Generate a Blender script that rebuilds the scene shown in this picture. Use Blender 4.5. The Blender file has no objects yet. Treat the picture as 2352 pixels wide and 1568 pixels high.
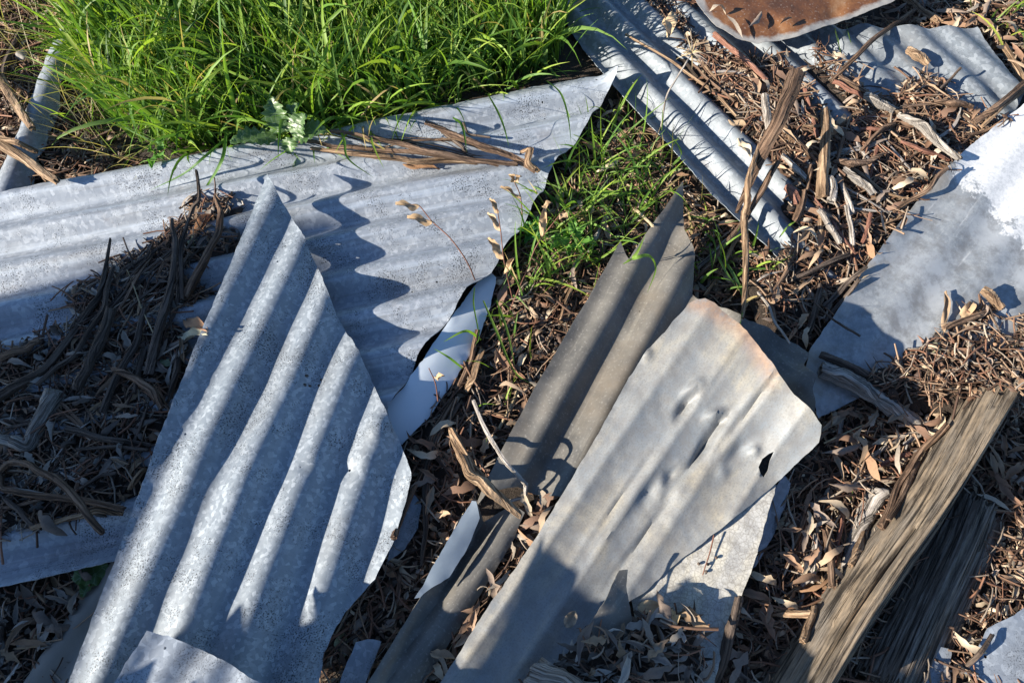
import bpy, bmesh, math, random
import numpy as np
from mathutils import Vector, Matrix, noise
from mathutils.bvhtree import BVHTree
from mathutils.geometry import delaunay_2d_cdt

SC = bpy.context.scene
COL = SC.collection
random.seed(7)
RNG = np.random.default_rng(11)

# ------------------------------------------------------------------ camera
CAM_H, TILT, LENS = 1.25, math.radians(25), 26.0
cam_d = bpy.data.cameras.new('camera')
cam_d.lens = LENS; cam_d.sensor_width = 36.0; cam_d.clip_start = 0.01; cam_d.clip_end = 500
cam = bpy.data.objects.new('camera', cam_d); COL.objects.link(cam)
cam.location = (0, 0, CAM_H); cam.rotation_euler = (TILT, 0, 0)
SC.camera = cam

# ------------------------------------------------------------------ sky, sun, exposure
SUN_AZ, SUN_EL = math.radians(19), math.radians(23.5)      # direction the light travels towards, height of the sun
world = bpy.data.worlds.new('World'); SC.world = world; world.use_nodes = True
wn = world.node_tree; wn.nodes.clear()
sky = wn.nodes.new('ShaderNodeTexSky'); sky.sky_type = 'NISHITA'; sky.sun_disc = False
sky.sun_elevation = SUN_EL; sky.sun_rotation = math.atan2(-math.cos(SUN_AZ), -math.sin(SUN_AZ))
sky.air_density = 1.0; sky.dust_density = 0.3; sky.ozone_density = 4.5
bg = wn.nodes.new('ShaderNodeBackground'); bg.inputs['Strength'].default_value = 0.07
wo = wn.nodes.new('ShaderNodeOutputWorld')
wn.links.new(sky.outputs[0], bg.inputs[0]); wn.links.new(bg.outputs[0], wo.inputs[0])
SUND = Vector((math.cos(SUN_EL)*math.cos(SUN_AZ), math.cos(SUN_EL)*math.sin(SUN_AZ), -math.sin(SUN_EL)))
sl = bpy.data.lights.new('sun', 'SUN'); sl.energy = 5.0; sl.angle = math.radians(0.53); sl.color = (1.0, 0.91, 0.78)
so = bpy.data.objects.new('sun', sl); COL.objects.link(so); so.location = (-5, -1, 4)
so.rotation_euler = SUND.to_track_quat('-Z', 'Y').to_euler()
vs = SC.view_settings; vs.view_transform = 'Standard'; vs.look = 'None'; vs.exposure = 1.36; vs.gamma = 1.0
SC.cycles.max_bounces = 6

# ------------------------------------------------------------------ helpers
FPX = LENS/36.0*2352
CT, ST = math.cos(TILT), math.sin(TILT)
def ray(px, py):
    a, b = (px-1176)/FPX, (784-py)/FPX
    return Vector((a, ST+CT*b, -CT+ST*b))
def P(px, py, z=0.0):
    """world point at height z that stands at this place of the plan"""
    d = ray(px, py); s = (z-CAM_H)/d.z
    return Vector((d.x*s, d.y*s, z))
def tag(o, label=None, cat=None, group=None, kind=None):
    if label: o['label'] = label
    if cat: o['category'] = cat
    if group: o['group'] = group
    if kind: o['kind'] = kind
    return o
def link(name, me, mat=None, parent=None):
    o = bpy.data.objects.new(name, me); COL.objects.link(o)
    if mat: me.materials.append(mat)
    if parent: o.parent = parent
    return o
def empty(name, loc):
    o = bpy.data.objects.new(name, None); COL.objects.link(o); o.location = loc; o.empty_display_size = 0.02
    return o
def fast_mesh(name, V, F, col=None, smooth=True, uv=None):
    """V (n,3), F (m,k) all the same k; col (n,3) per-point colour"""
    me = bpy.data.meshes.new(name)
    V = np.asarray(V, dtype=np.float32); F = np.asarray(F, dtype=np.int32)
    n, (m, k) = len(V), F.shape
    me.vertices.add(n); me.vertices.foreach_set('co', V.ravel())
    me.loops.add(m*k); me.loops.foreach_set('vertex_index', F.ravel())
    me.polygons.add(m); me.polygons.foreach_set('loop_start', np.arange(0, m*k, k, dtype=np.int32))
    try: me.polygons.foreach_set('loop_total', np.full(m, k, dtype=np.int32))
    except Exception: pass
    me.polygons.foreach_set('use_smooth', np.full(m, smooth, dtype=bool))
    if col is not None:
        a = me.attributes.new('Col', 'FLOAT_COLOR', 'POINT')
        c = np.ones((n, 4), dtype=np.float32); c[:, :3] = col
        a.data.foreach_set('color', c.ravel())
    if uv is not None:
        l = me.uv_layers.new(name='UVMap')
        l.data.foreach_set('uv', np.asarray(uv, dtype=np.float32)[F.ravel()].ravel())
    me.update(calc_edges=True); me.validate()
    return me
def recentre(o):
    """put the object's origin at the middle of its base"""
    me = o.data; n = len(me.vertices); co = np.empty(n*3, dtype=np.float32); me.vertices.foreach_get('co', co)
    co = co.reshape(-1, 3); c = np.array([co[:, 0].mean(), co[:, 1].mean(), co[:, 2].min()], dtype=np.float32)
    me.vertices.foreach_set('co', (co-c).ravel()); me.update(); o.location = [float(x) for x in c]
    return o
def inside(pts, poly):
    pts = np.asarray(pts); poly = np.asarray(poly); x, y = pts[:, 0], pts[:, 1]
    r = np.zeros(len(pts), bool); n = len(poly); j = n-1
    for i in range(n):
        xi, yi = poly[i]; xj, yj = poly[j]
        c = ((yi > y) != (yj > y)) & (x < (xj-xi)*(y-yi)/((yj-yi) if yj != yi else 1e-12)+xi)
        r ^= c; j = i
    return r
def edge_dist(pts, poly):
    pts = np.asarray(pts); poly = np.asarray(poly); best = np.full(len(pts), 1e9)
    for i in range(len(poly)):
        a = poly[i]; b = poly[(i+1) % len(poly)]; d = b-a; L = max((d**2).sum(), 1e-12)
        t = np.clip(((pts-a)@d)/L, 0, 1); q = a+t[:, None]*d
        best = np.minimum(best, np.hypot(*(pts-q).T))
    return best
class TPS:
    """smooth height surface through control points"""
    def __init__(s, pts, lam=1e-4):
        p = np.array(pts, float); s.p = p[:, :2]; n = len(p)
        K = s.k(np.hypot(*(s.p[:, None]-s.p[None]).transpose(2, 0, 1)))+lam*np.eye(n)
        Q = np.c_[np.ones(n), s.p]; A = np.block([[K, Q], [Q.T, np.zeros((3, 3))]])
        w = np.linalg.lstsq(A, np.r_[p[:, 2], 0, 0, 0], rcond=None)[0]; s.w, s.a = w[:n], w[n:]
    def k(s, r): return np.where(r > 1e-9, r*r*np.log(np.maximum(r, 1e-9)), 0)
    def __call__(s, xy):
        xy = np.atleast_2d(xy); r = np.hypot(*(xy[:, None]-s.p[None]).transpose(2, 0, 1))
        return s.k(r)@s.w+s.a[0]+xy@s.a[1:]
def vnoise(xy, scale, seed=0.0):
    return np.array([noise.noise(Vector((x*scale+seed, y*scale-seed*1.7, seed*0.37))) for x, y in xy])
def cr(pts, n):
    """Catmull-Rom through points, n steps per span"""
    p = [Vector(q) for q in pts]
    if len(p) == 2: return [p[0].lerp(p[1], i/(n*1.0)) for i in range(n+1)]
    p = [p[0]*2-p[1]]+p+[p[-1]*2-p[-2]]; out = []
    for i in range(1, len(p)-2):
        for k in range(n):
            t = k/n; a, b, c, d = p[i-1:i+3]
            out.append(0.5*((2*b)+(c-a)*t+(2*a-5*b+4*c-d)*t*t+(3*b-a-3*c+d)*t**3))
    out.append(p[-2]); return out

# ------------------------------------------------------------------ materials
class NT:
    def __init__(s, name):
        s.m = bpy.data.materials.new(name); s.m.use_nodes = True; s.t = s.m.node_tree
        s.t.nodes.clear(); s.out = s.t.nodes.new('ShaderNodeOutputMaterial')
    def n(s, t, ins=None, **kw):
        o = s.t.nodes.new('ShaderNode'+t)
        for k, v in kw.items(): setattr(o, k, v)
        for k, v in (ins or {}).items():
            if hasattr(v, 'is_linked') or isinstance(v, bpy.types.NodeSocket): s.t.links.new(v, o.inputs[k])
            else: o.inputs[k].default_value = v
        return o
    def coord(s, what='Object'): return s.n('TexCoord').outputs[what]
    def mapped(s, sc, what='UV', rot=(0, 0, 0), loc=(0, 0, 0)):
        return s.n('Mapping', {'Vector': s.coord(what), 'Scale': sc, 'Rotation': rot, 'Location': loc}).outputs[0]
    def noise(s, vec, scale, detail=4, rough=0.55, dist=0.0):
        return s.n('TexNoise', {'Vector': vec, 'Scale': scale, 'Detail': detail, 'Roughness': rough, 'Distortion': dist}).outputs[0]
    def ramp(s, fac, *stops):
        r = s.n('ValToRGB', {'Fac': fac}); e = r.color_ramp.elements
        while len(e) < len(stops): e.new(0.5)
        for i, (p, c) in enumerate(stops):
            e[i].position = p; e[i].color = (*c, 1) if isinstance(c, tuple) else (c, c, c, 1)
        return r.outputs[0]
    def mix(s, fac, a, b, blend='MIX'):
        o = s.n('MixRGB', {'Fac': fac, 'Color1': a if not isinstance(a, tuple) else (*a, 1), 'Color2': b if not isinstance(b, tuple) else (*b, 1)}, blend_type=blend)
        return o.outputs[0]
    def math(s, op, a, b=0.0):
        return s.n('Math', {0: a, 1: b}, operation=op).outputs[0]
    def bump(s, h, strength=0.3, dist=0.002, normal=None):
        d = {'Height': h, 'Strength': strength, 'Distance': dist}
        if normal: d['Normal'] = normal
        return s.n('Bump', d).outputs[0]
    def pbr(s, **kw):
        b = s.n('BsdfPrincipled', {k.replace('_', ' '): v for k, v in kw.items()})
        s.t.links.new(b.outputs[0], s.out.inputs[0]); return b

def galv(name, lo, hi, grime=(0.16, 0.15, 0.14), grime_amt=0.5, spots=0.5, spangle=125, metal=0.28, rough=0.56, rust=0.0, streak=0.35, rust_col=(0.28, 0.15, 0.07)):
    """weathered galvanised steel: spangle, grime clouds, lichen specks, white oxide lines along the ribs"""
    t = NT(name); uv = t.mapped((1, 1, 1))
    wob = t.n('TexNoise', {'Vector': uv, 'Scale': 40.0, 'Detail': 2.0}).outputs[1]
    uvd = t.n('VectorMath', {0: uv, 1: t.n('VectorMath', {0: wob, 'Scale': 0.005}, operation='SCALE').outputs[0]}, operation='ADD').outputs[0]
    vo = t.n('TexVoronoi', {'Vector': uvd, 'Scale': float(spangle)*1.25}).outputs['Color']
    sp = t.n('SeparateColor', {'Color': vo}).outputs[0]
    big = t.noise(uv, 5.0, 5, 0.6)
    f = t.math('ADD', t.math('MULTIPLY', t.math('POWER', sp, 2.6), 0.55), t.math('MULTIPLY', t.math('ADD', t.math('MULTIPLY', big, 0.6), t.math('MULTIPLY', t.noise(uv, 45.0, 6, 0.7), 0.4)), 0.9))
    base = t.ramp(f, (0.30, lo), (0.92, hi))
    st = t.noise(t.mapped((1.5, 60, 1)), 1.0, 6, 0.65)
    base = t.mix(t.math('MULTIPLY', t.ramp(st, (0.50, 0.0), (0.64, 1.0)), streak), base, (0.46, 0.48, 0.50))
    base = t.mix(t.math('MULTIPLY', t.ramp(t.noise(t.mapped((2.2, 75, 1), loc=(3, 7, 0)), 1.0, 7, 0.72), (0.52, 0.0), (0.66, 1.0)), streak*0.6), base, (0.17, 0.155, 0.14))
    gr = t.ramp(t.math('MULTIPLY', t.noise(uv, 9.0, 8, 0.7), t.noise(t.mapped((2, 14, 1)), 1.0, 4)), (0.22, 0.0), (0.42, 1.0))
    base = t.mix(t.math('MULTIPLY', gr, grime_amt), base, grime)
    if rust > 0:
        ru = t.ramp(t.noise(uv, 6.0, 9, 0.68), (0.6-0.2*rust, 0.0), (0.75, 1.0))
        base = t.mix(t.math('MULTIPLY', ru, min(1.0, rust+0.2)), base, rust_col)
    dots = t.ramp(t.noise(uv, 400.0, 3, 0.6), (0.54, 0.0), (0.58, 1.0))
    dmask = t.ramp(t.noise(uv, 10.0, 8, 0.8), (0.48, 0.0), (0.58, 1.0))
    base = t.mix(t.math('MULTIPLY', t.math('MULTIPLY', dots, dmask), spots), base, (0.02, 0.02, 0.02))
    base = t.mix(1.0, base, (0.91, 1.0, 1.11), 'MULTIPLY')
    rg = t.ramp(t.math('ADD', t.math('MULTIPLY', gr, 0.4), t.math('MULTIPLY', sp, 0.3)), (0.0, rough-0.06), (0.8, rough+0.2))
    t.pbr(Base_Color=base, Metallic=metal, Roughness=rg, Normal=t.bump(t.math('ADD', t.noise(uv, 30.0, 4), t.math('MULTIPLY', sp, 0.15)), 0.25, 0.0015))
    return t.m

M = {}
M['galv_a'] = galv('galvanised_long', (0.26, 0.27, 0.285), (0.45, 0.45, 0.45), grime_amt=0.45, spots=0.95, streak=0.75, rust=0.08)
M['galv_b'] = galv('galvanised_centre', (0.19, 0.205, 0.215), (0.375, 0.385, 0.385), grime_amt=0.45, spots=0.95, spangle=150, streak=0.1)
M['galv_c'] = galv('galvanised_clean', (0.24, 0.25, 0.265), (0.40, 0.41, 0.42), grime_amt=0.4, spots=0.6, spangle=130, streak=0.1)
M['galv_i'] = galv('galvanised_bright', (0.15, 0.16, 0.165), (0.30, 0.305, 0.30), grime_amt=0.5, spots=0.4, spangle=110, streak=0.15, rust=0.04)
M['galv_small'] = galv('galvanised_grey', (0.20, 0.21, 0.22), (0.36, 0.36, 0.36), grime_amt=0.5, spots=0.6, metal=0.35, rough=0.6)

def dark_paint():
    t = NT('dark_olive_paint'); uv = t.mapped((1, 1, 1))
    b = t.ramp(t.noise(uv, 12.0, 7, 0.65), (0.34, (0.080, 0.078, 0.073)), (0.66, (0.165, 0.156, 0.138)))
    b = t.mix(t.math('MULTIPLY', t.ramp(t.noise(t.mapped((3, 70, 1)), 1.0, 7, 0.7), (0.54, 0.0), (0.68, 1.0)), 0.5), b, (0.25, 0.235, 0.20))
    b = t.mix(t.math('MULTIPLY', t.ramp(t.noise(uv, 210.0, 3, 0.6), (0.57, 0.0), (0.66, 1.0)), 0.4), b, (0.30, 0.29, 0.27))
    b = t.mix(t.math('MULTIPLY', t.ramp(t.noise(uv, 3.5, 6, 0.65), (0.50, 0.0), (0.66, 1.0)), 0.5), b, (0.17, 0.135, 0.095))
    t.pbr(Base_Color=b, Roughness=t.ramp(t.noise(uv, 25.0, 5), (0.3, 0.36), (0.7, 0.55)), Normal=t.bump(t.noise(uv, 60.0, 4), 0.12, 0.001))
    return t.m
M['dark'] = dark_paint()
def cream(name, c1, c2, c3, rust=0.0, crack=0.3):
    t = NT(name); uv = t.mapped((1, 1, 1))
    b = t.ramp(t.noise(uv, 7.0, 8, 0.68, 0.6), (0.32, c1), (0.5, c2), (0.66, c3))
    b = t.mix(t.math('MULTIPLY', t.ramp(t.noise(t.mapped((2.5, 22, 1)), 1.0, 7, 0.65), (0.42, 0.0), (0.60, 1.0)), 0.75), b, c1)
    sp = t.ramp(t.noise(uv, 330.0, 5, 0.75), (0.50, 0.0), (0.66, 1.0))
    b = t.mix(t.math('MULTIPLY', sp, 0.55), b, (0.10, 0.095, 0.09))
    b = t.mix(t.math('MULTIPLY', t.ramp(t.noise(uv, 38.0, 8, 0.75), (0.44, 0.0), (0.60, 1.0)), 0.5), b, (0.16, 0.155, 0.15))
    ck = t.n('TexVoronoi', {'Vector': uv, 'Scale': 120.0}, feature='DISTANCE_TO_EDGE').outputs[0]
    b = t.mix(t.math('MULTIPLY', t.ramp(ck, (0.0, 1.0), (0.09, 0.0)), crack), b, (0.17, 0.15, 0.12))
    if rust:
        at = t.n('Attribute', attribute_name='edge').outputs['Fac']
        rm = t.math('MULTIPLY', at, t.ramp(t.noise(uv, 14.0, 7, 0.7), (0.38, 0.0), (0.50, 1.0)))
        b = t.mix(t.math('MULTIPLY', rm, rust), b, t.ramp(t.noise(uv, 70.0, 6, 0.7), (0.35, (0.20, 0.08, 0.03)), (0.65, (0.42, 0.22, 0.09))))
    t.pbr(Base_Color=b, Metallic=0.12, Roughness=0.6, Normal=t.bump(t.noise(uv, 90.0, 6, 0.7), 0.25, 0.001))
    return t.m
M['cream'] = cream('weathered_cream_steel', (0.175, 0.20, 0.225), (0.26, 0.262, 0.252), (0.33, 0.30, 0.235), rust=0.5, crack=0.08)
M['cream2'] = cream('crazed_cream_paint', (0.46, 0.465, 0.46), (0.56, 0.53, 0.44), (0.58, 0.51, 0.35), crack=0.5)
def flat_white():
    t = NT('grey_zinc_with_white_paint'); uv = t.mapped((1, 1, 1)); ob = t.coord('Object')
    b = t.ramp(t.noise(uv, 8.0, 7, 0.62), (0.36, (0.19, 0.215, 0.24)), (0.64, (0.37, 0.395, 0.42)))
    b = t.mix(t.math('MULTIPLY', t.ramp(t.noise(uv, 55.0, 8, 0.75), (0.47, 0.0), (0.58, 1.0)), 0.55), b, (0.38, 0.41, 0.43))
    b = t.mix(t.math('MULTIPLY', t.ramp(t.noise(t.mapped((4, 55, 1)), 1.0, 6, 0.7), (0.60, 0.0), (0.72, 1.0)), 0.55), b, (0.66, 0.68, 0.68))
    b = t.mix(t.math('MULTIPLY', t.ramp(t.noise(uv, 22.0, 9, 0.75), (0.47, 0.0), (0.60, 1.0)), 0.55), b, (0.14, 0.14, 0.14))
    ed = t.n('Attribute', attribute_name='edge').outputs['Fac']
    b = t.mix(t.math('MULTIPLY', t.math('MULTIPLY', ed, t.ramp(t.noise(uv, 9.0, 6), (0.45, 0.0), (0.65, 1.0))), 0.6), b, (0.36, 0.29, 0.19))
    pa = t.n('Attribute', attribute_name='paint').outputs['Fac']
    pm = t.ramp(t.math('ADD', pa, t.math('MULTIPLY', t.math('SUBTRACT', t.noise(uv, 30.0, 12, 0.8), 0.5), 1.3)), (0.48, 0.0), (0.54, 1.0))
    wh = t.ramp(t.noise(uv, 90.0, 10, 0.8), (0.38, (0.40, 0.425, 0.45)), (0.56, (0.60, 0.62, 0.64)))
    b = t.mix(pm, b, wh)
    t.pbr(Base_Color=b, Metallic=t.math('MULTIPLY', t.math('SUBTRACT', 1.0, pm), 0.3), Roughness=0.55, Normal=t.bump(t.math('ADD', t.noise(uv, 60.0, 6, 0.7), pm), 0.3, 0.001))
    return t.m
M['white'] = flat_white()
def rusty():
    t = NT('rusted_steel'); uv = t.mapped((1, 1, 1))
    b = t.ramp(t.noise(uv, 9.0, 9, 0.7, 0.4), (0.36, (0.045, 0.022, 0.014)), (0.48, (0.11, 0.045, 0.020)), (0.60, (0.20, 0.088, 0.034)), (0.72, (0.30, 0.18, 0.10)))
    e = t.math('ADD', t.n('Attribute', attribute_name='edge').outputs['Fac'], t.math('MULTIPLY', t.math('SUBTRACT', t.noise(uv, 20.0, 8, 0.7), 0.5), 1.3))
    b = t.mix(t.ramp(e, (0.55, 0.0), (0.85, 1.0)), b, t.ramp(t.noise(uv, 60.0, 5), (0.3, (0.20, 0.20, 0.20)), (0.7, (0.33, 0.32, 0.30))))
    b = t.mix(t.math('MULTIPLY', t.ramp(t.noise(uv, 200.0, 3), (0.6, 0.0), (0.7, 1.0)), 0.35), b, (0.45, 0.40, 0.36))
    t.pbr(Base_Color=b, Metallic=0.1, Roughness=0.62, Normal=t.bump(t.noise(uv, 120.0, 6, 0.7), 0.35, 0.001))
    return t.m
M['rust'] = rusty()
def plain(name, c1, c2, scale=20.0, rough=0.6, bump=0.3, bd=0.001, metal=0.0, what='Object'):
    t = NT(name); ob = t.coord(what); nz = t.noise(ob, scale, 7, 0.65)
    t.pbr(Base_Color=t.ramp(nz, (0.3, c1), (0.7, c2)), Roughness=rough, Metallic=metal, Normal=t.bump(t.noise(ob, scale*5, 6, 0.7), bump, bd))
    return t.m
M['enamel'] = plain('pale_blue_white_enamel', (0.50, 0.58, 0.66), (0.62, 0.68, 0.73), 8, 0.3, 0.05)
M['olive_strip'] = plain('taupe_plastic', (0.16, 0.15, 0.13), (0.26, 0.24, 0.21), 9, 0.5, 0.1)
M['soil'] = plain('dark_soil', (0.022, 0.016, 0.012), (0.065, 0.047, 0.034), 30, 0.9, 1.0, 0.006)
M['mulch'] = plain('rotted_leaf_mulch', (0.020, 0.014, 0.010), (0.062, 0.043, 0.030), 70, 0.9, 1.0, 0.006)
M['shade_enamel'] = plain('shade_toned_enamel', (0.15, 0.19, 0.24), (0.24, 0.29, 0.34), 10, 0.4, 0.08)  # pale enamel with the shade it lies in put into the colour
M['stone'] = plain('grey_river_stone', (0.15, 0.14, 0.13), (0.30, 0.28, 0.25), 25, 0.75, 0.5)
M['terracotta'] = plain('terracotta', (0.30, 0.15, 0.08), (0.42, 0.24, 0.14), 40, 0.8)

def leafmat(name, transl=0.25, spec=0.25, vein=True):
    t = NT(name); c = t.n('Attribute', attribute_name='Col').outputs['Color']
    oi = t.n('ObjectInfo').outputs['Random']; ob = t.coord('Object')
    c = t.mix(t.math('MULTIPLY', oi, 0.35), c, t.mix(1.0, c, (1.25, 1.1, 0.9), 'MULTIPLY'))
    c = t.mix(t.math('MULTIPLY', t.ramp(t.noise(ob, 180.0, 4, 0.7), (0.52, 0.0), (0.72, 1.0)), 0.45), c, t.mix(1.0, c, (0.40, 0.34, 0.30), 'MULTIPLY'))
    bs = t.n('BsdfPrincipled', {'Base Color': c, 'Roughness': 0.62, 'Specular IOR Level': spec, 'Normal': t.bump(t.noise(ob, 260.0, 3), 0.25, 0.001)})
    tr = t.n('BsdfTranslucent', {'Color': c})
    mx = t.n('MixShader', {'Fac': transl, 1: bs.outputs[0], 2: tr.outputs[0]})
    t.t.links.new(mx.outputs[0], t.out.inputs[0]); return t.m
M['leaf'] = leafmat('dry_gum_leaf', 0.12, 0.25)
def grassmat():
    t = NT('green_grass_blade'); c = t.n('Attribute', attribute_name='Col').outputs['Color']
    bs = t.n('BsdfPrincipled', {'Base Color': c, 'Roughness': 0.5, 'Specular IOR Level': 0.3})
    tr = t.n('BsdfTranslucent', {'Color': t.mix(1.0, c, (1.25, 1.35, 0.55), 'MULTIPLY')})
    mx = t.n('MixShader', {'Fac': 0.40, 1: bs.outputs[0], 2: tr.outputs[0]})
    t.t.links.new(mx.outputs[0], t.out.inputs[0]); return t.m
M['grass'] = grassmat()
def bark(name, c1, c2, c3, stretch=24, bump=0.9, along=10.0, patch=None):
    """u runs round the stick, v along it, both in metres"""
    t = NT(name); uv = t.mapped((1, 1, 1)); fine = t.noise(t.mapped((stretch*along, along, 1)), 1.0, 8, 0.72)
    b = t.ramp(fine, (0.40, c1), (0.48, c2), (0.62, c3))
    crk = t.noise(t.mapped((210, 5.5, 1), loc=(2, 5, 0)), 1.0, 5, 0.6)
    b = t.mix(t.math('MULTIPLY', t.ramp(t.noise(uv, 24.0, 5), (0.45, 0.0), (0.65, 1.0)), 0.35), b, c1)
    if patch:
        b = t.mix(t.math('MULTIPLY', t.ramp(t.noise(t.mapped((30, 5, 1)), 1.0, 6, 0.7), (0.42, 0.0), (0.60, 1.0)), 0.65), b, t.ramp(t.noise(t.mapped((700, 14, 1)), 1.0, 6, 0.7), (0.38, c1), (0.62, patch)))
    oi = t.n('ObjectInfo').outputs['Random']
    b = t.mix(t.math('MULTIPLY', oi, 0.4), b, t.mix(1.0, b, (0.7, 0.62, 0.55), 'MULTIPLY'))
    cm = t.ramp(crk, (0.36, 1.0), (0.45, 0.0))
    b = t.mix(t.math('MULTIPLY', cm, 0.85), b, tuple(x*.6 for x in c1))
    t.pbr(Base_Color=b, Roughness=0.8, Specular_IOR_Level=0.25, Normal=t.bump(t.math('SUBTRACT', fine, cm), bump, 0.003))
    return t.m
M['bark_brown'] = bark('brown_bark', (0.035, 0.022, 0.015), (0.14, 0.088, 0.058), (0.31, 0.215, 0.15))
M['bark_dark'] = bark('dark_bark', (0.030, 0.024, 0.020), (0.095, 0.072, 0.058), (0.17, 0.135, 0.11))
M['bark_tan'] = bark('tan_bark', (0.075, 0.045, 0.027), (0.25, 0.165, 0.10), (0.48, 0.355, 0.235))
M['bark_red'] = bark('reddish_twig', (0.10, 0.045, 0.030), (0.22, 0.105, 0.075), (0.33, 0.19, 0.14), 12, 0.4)
M['wood_grey'] = bark('silvered_wood', (0.10, 0.085, 0.07), (0.34, 0.31, 0.28), (0.56, 0.53, 0.49))
M['wood_white'] = bark('bleached_wood', (0.10, 0.085, 0.07), (0.29, 0.265, 0.235), (0.47, 0.44, 0.40))
M['timber'] = bark('weathered_timber', (0.030, 0.023, 0.017), (0.17, 0.14, 0.105), (0.36, 0.285, 0.20), 15, 1.0, 9.0, (0.30, 0.275, 0.24))
M['timber_grey'] = bark('grey_weathered_timber', (0.035, 0.030, 0.026), (0.17, 0.145, 0.12), (0.34, 0.31, 0.28), 15, 1.0, 9.0, (0.24, 0.20, 0.16))
M['straw'] = bark('dry_straw', (0.30, 0.24, 0.14), (0.45, 0.37, 0.23), (0.58, 0.49, 0.33), 4, 0.2)

# ------------------------------------------------------------------ ground
def ground_z(xy):
    xy = np.atleast_2d(xy); x, y = xy[:, 0], xy[:, 1]
    return 0.006*np.sin(x*5.1+1)*np.cos(y*4.3)+0.004*np.sin(x*13+y*9)-0.004
def build_ground():
    fine = np.arange(-1.6, 1.6001, 0.02); far = np.array([-30, -12, -5, -2.6])
    xs = np.r_[far, fine, -far[::-1]]; ys = np.r_[far, np.arange(-1.0, 2.2001, 0.02), [3, 5, 12, 30]]
    X, Y = np.meshgrid(xs, ys); xy = np.c_[X.ravel(), Y.ravel()]
    near = (np.abs(xy[:, 0]) < 1.7) & (np.abs(xy[:, 1]) < 2.4)
    z = np.where(near, ground_z(xy)+0.003*RNG.standard_normal(len(xy)), 0.0)
    nx, ny = len(xs), len(ys); i = np.arange(nx*ny).reshape(ny, nx)
    F = np.stack([i[:-1, :-1], i[:-1, 1:], i[1:, 1:], i[1:, :-1]], -1).reshape(-1, 4)
    V = np.c_[xy, z]; o = link('ground', fast_mesh('ground', V, F), M['soil'])
    tag(o, kind='structure', label='dark bare soil showing between the litter and sheets')
    return BVHTree.FromPolygons([Vector(v) for v in V], [list(map(int, f)) for f in F])
GROUND_BVH = build_ground()

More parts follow.
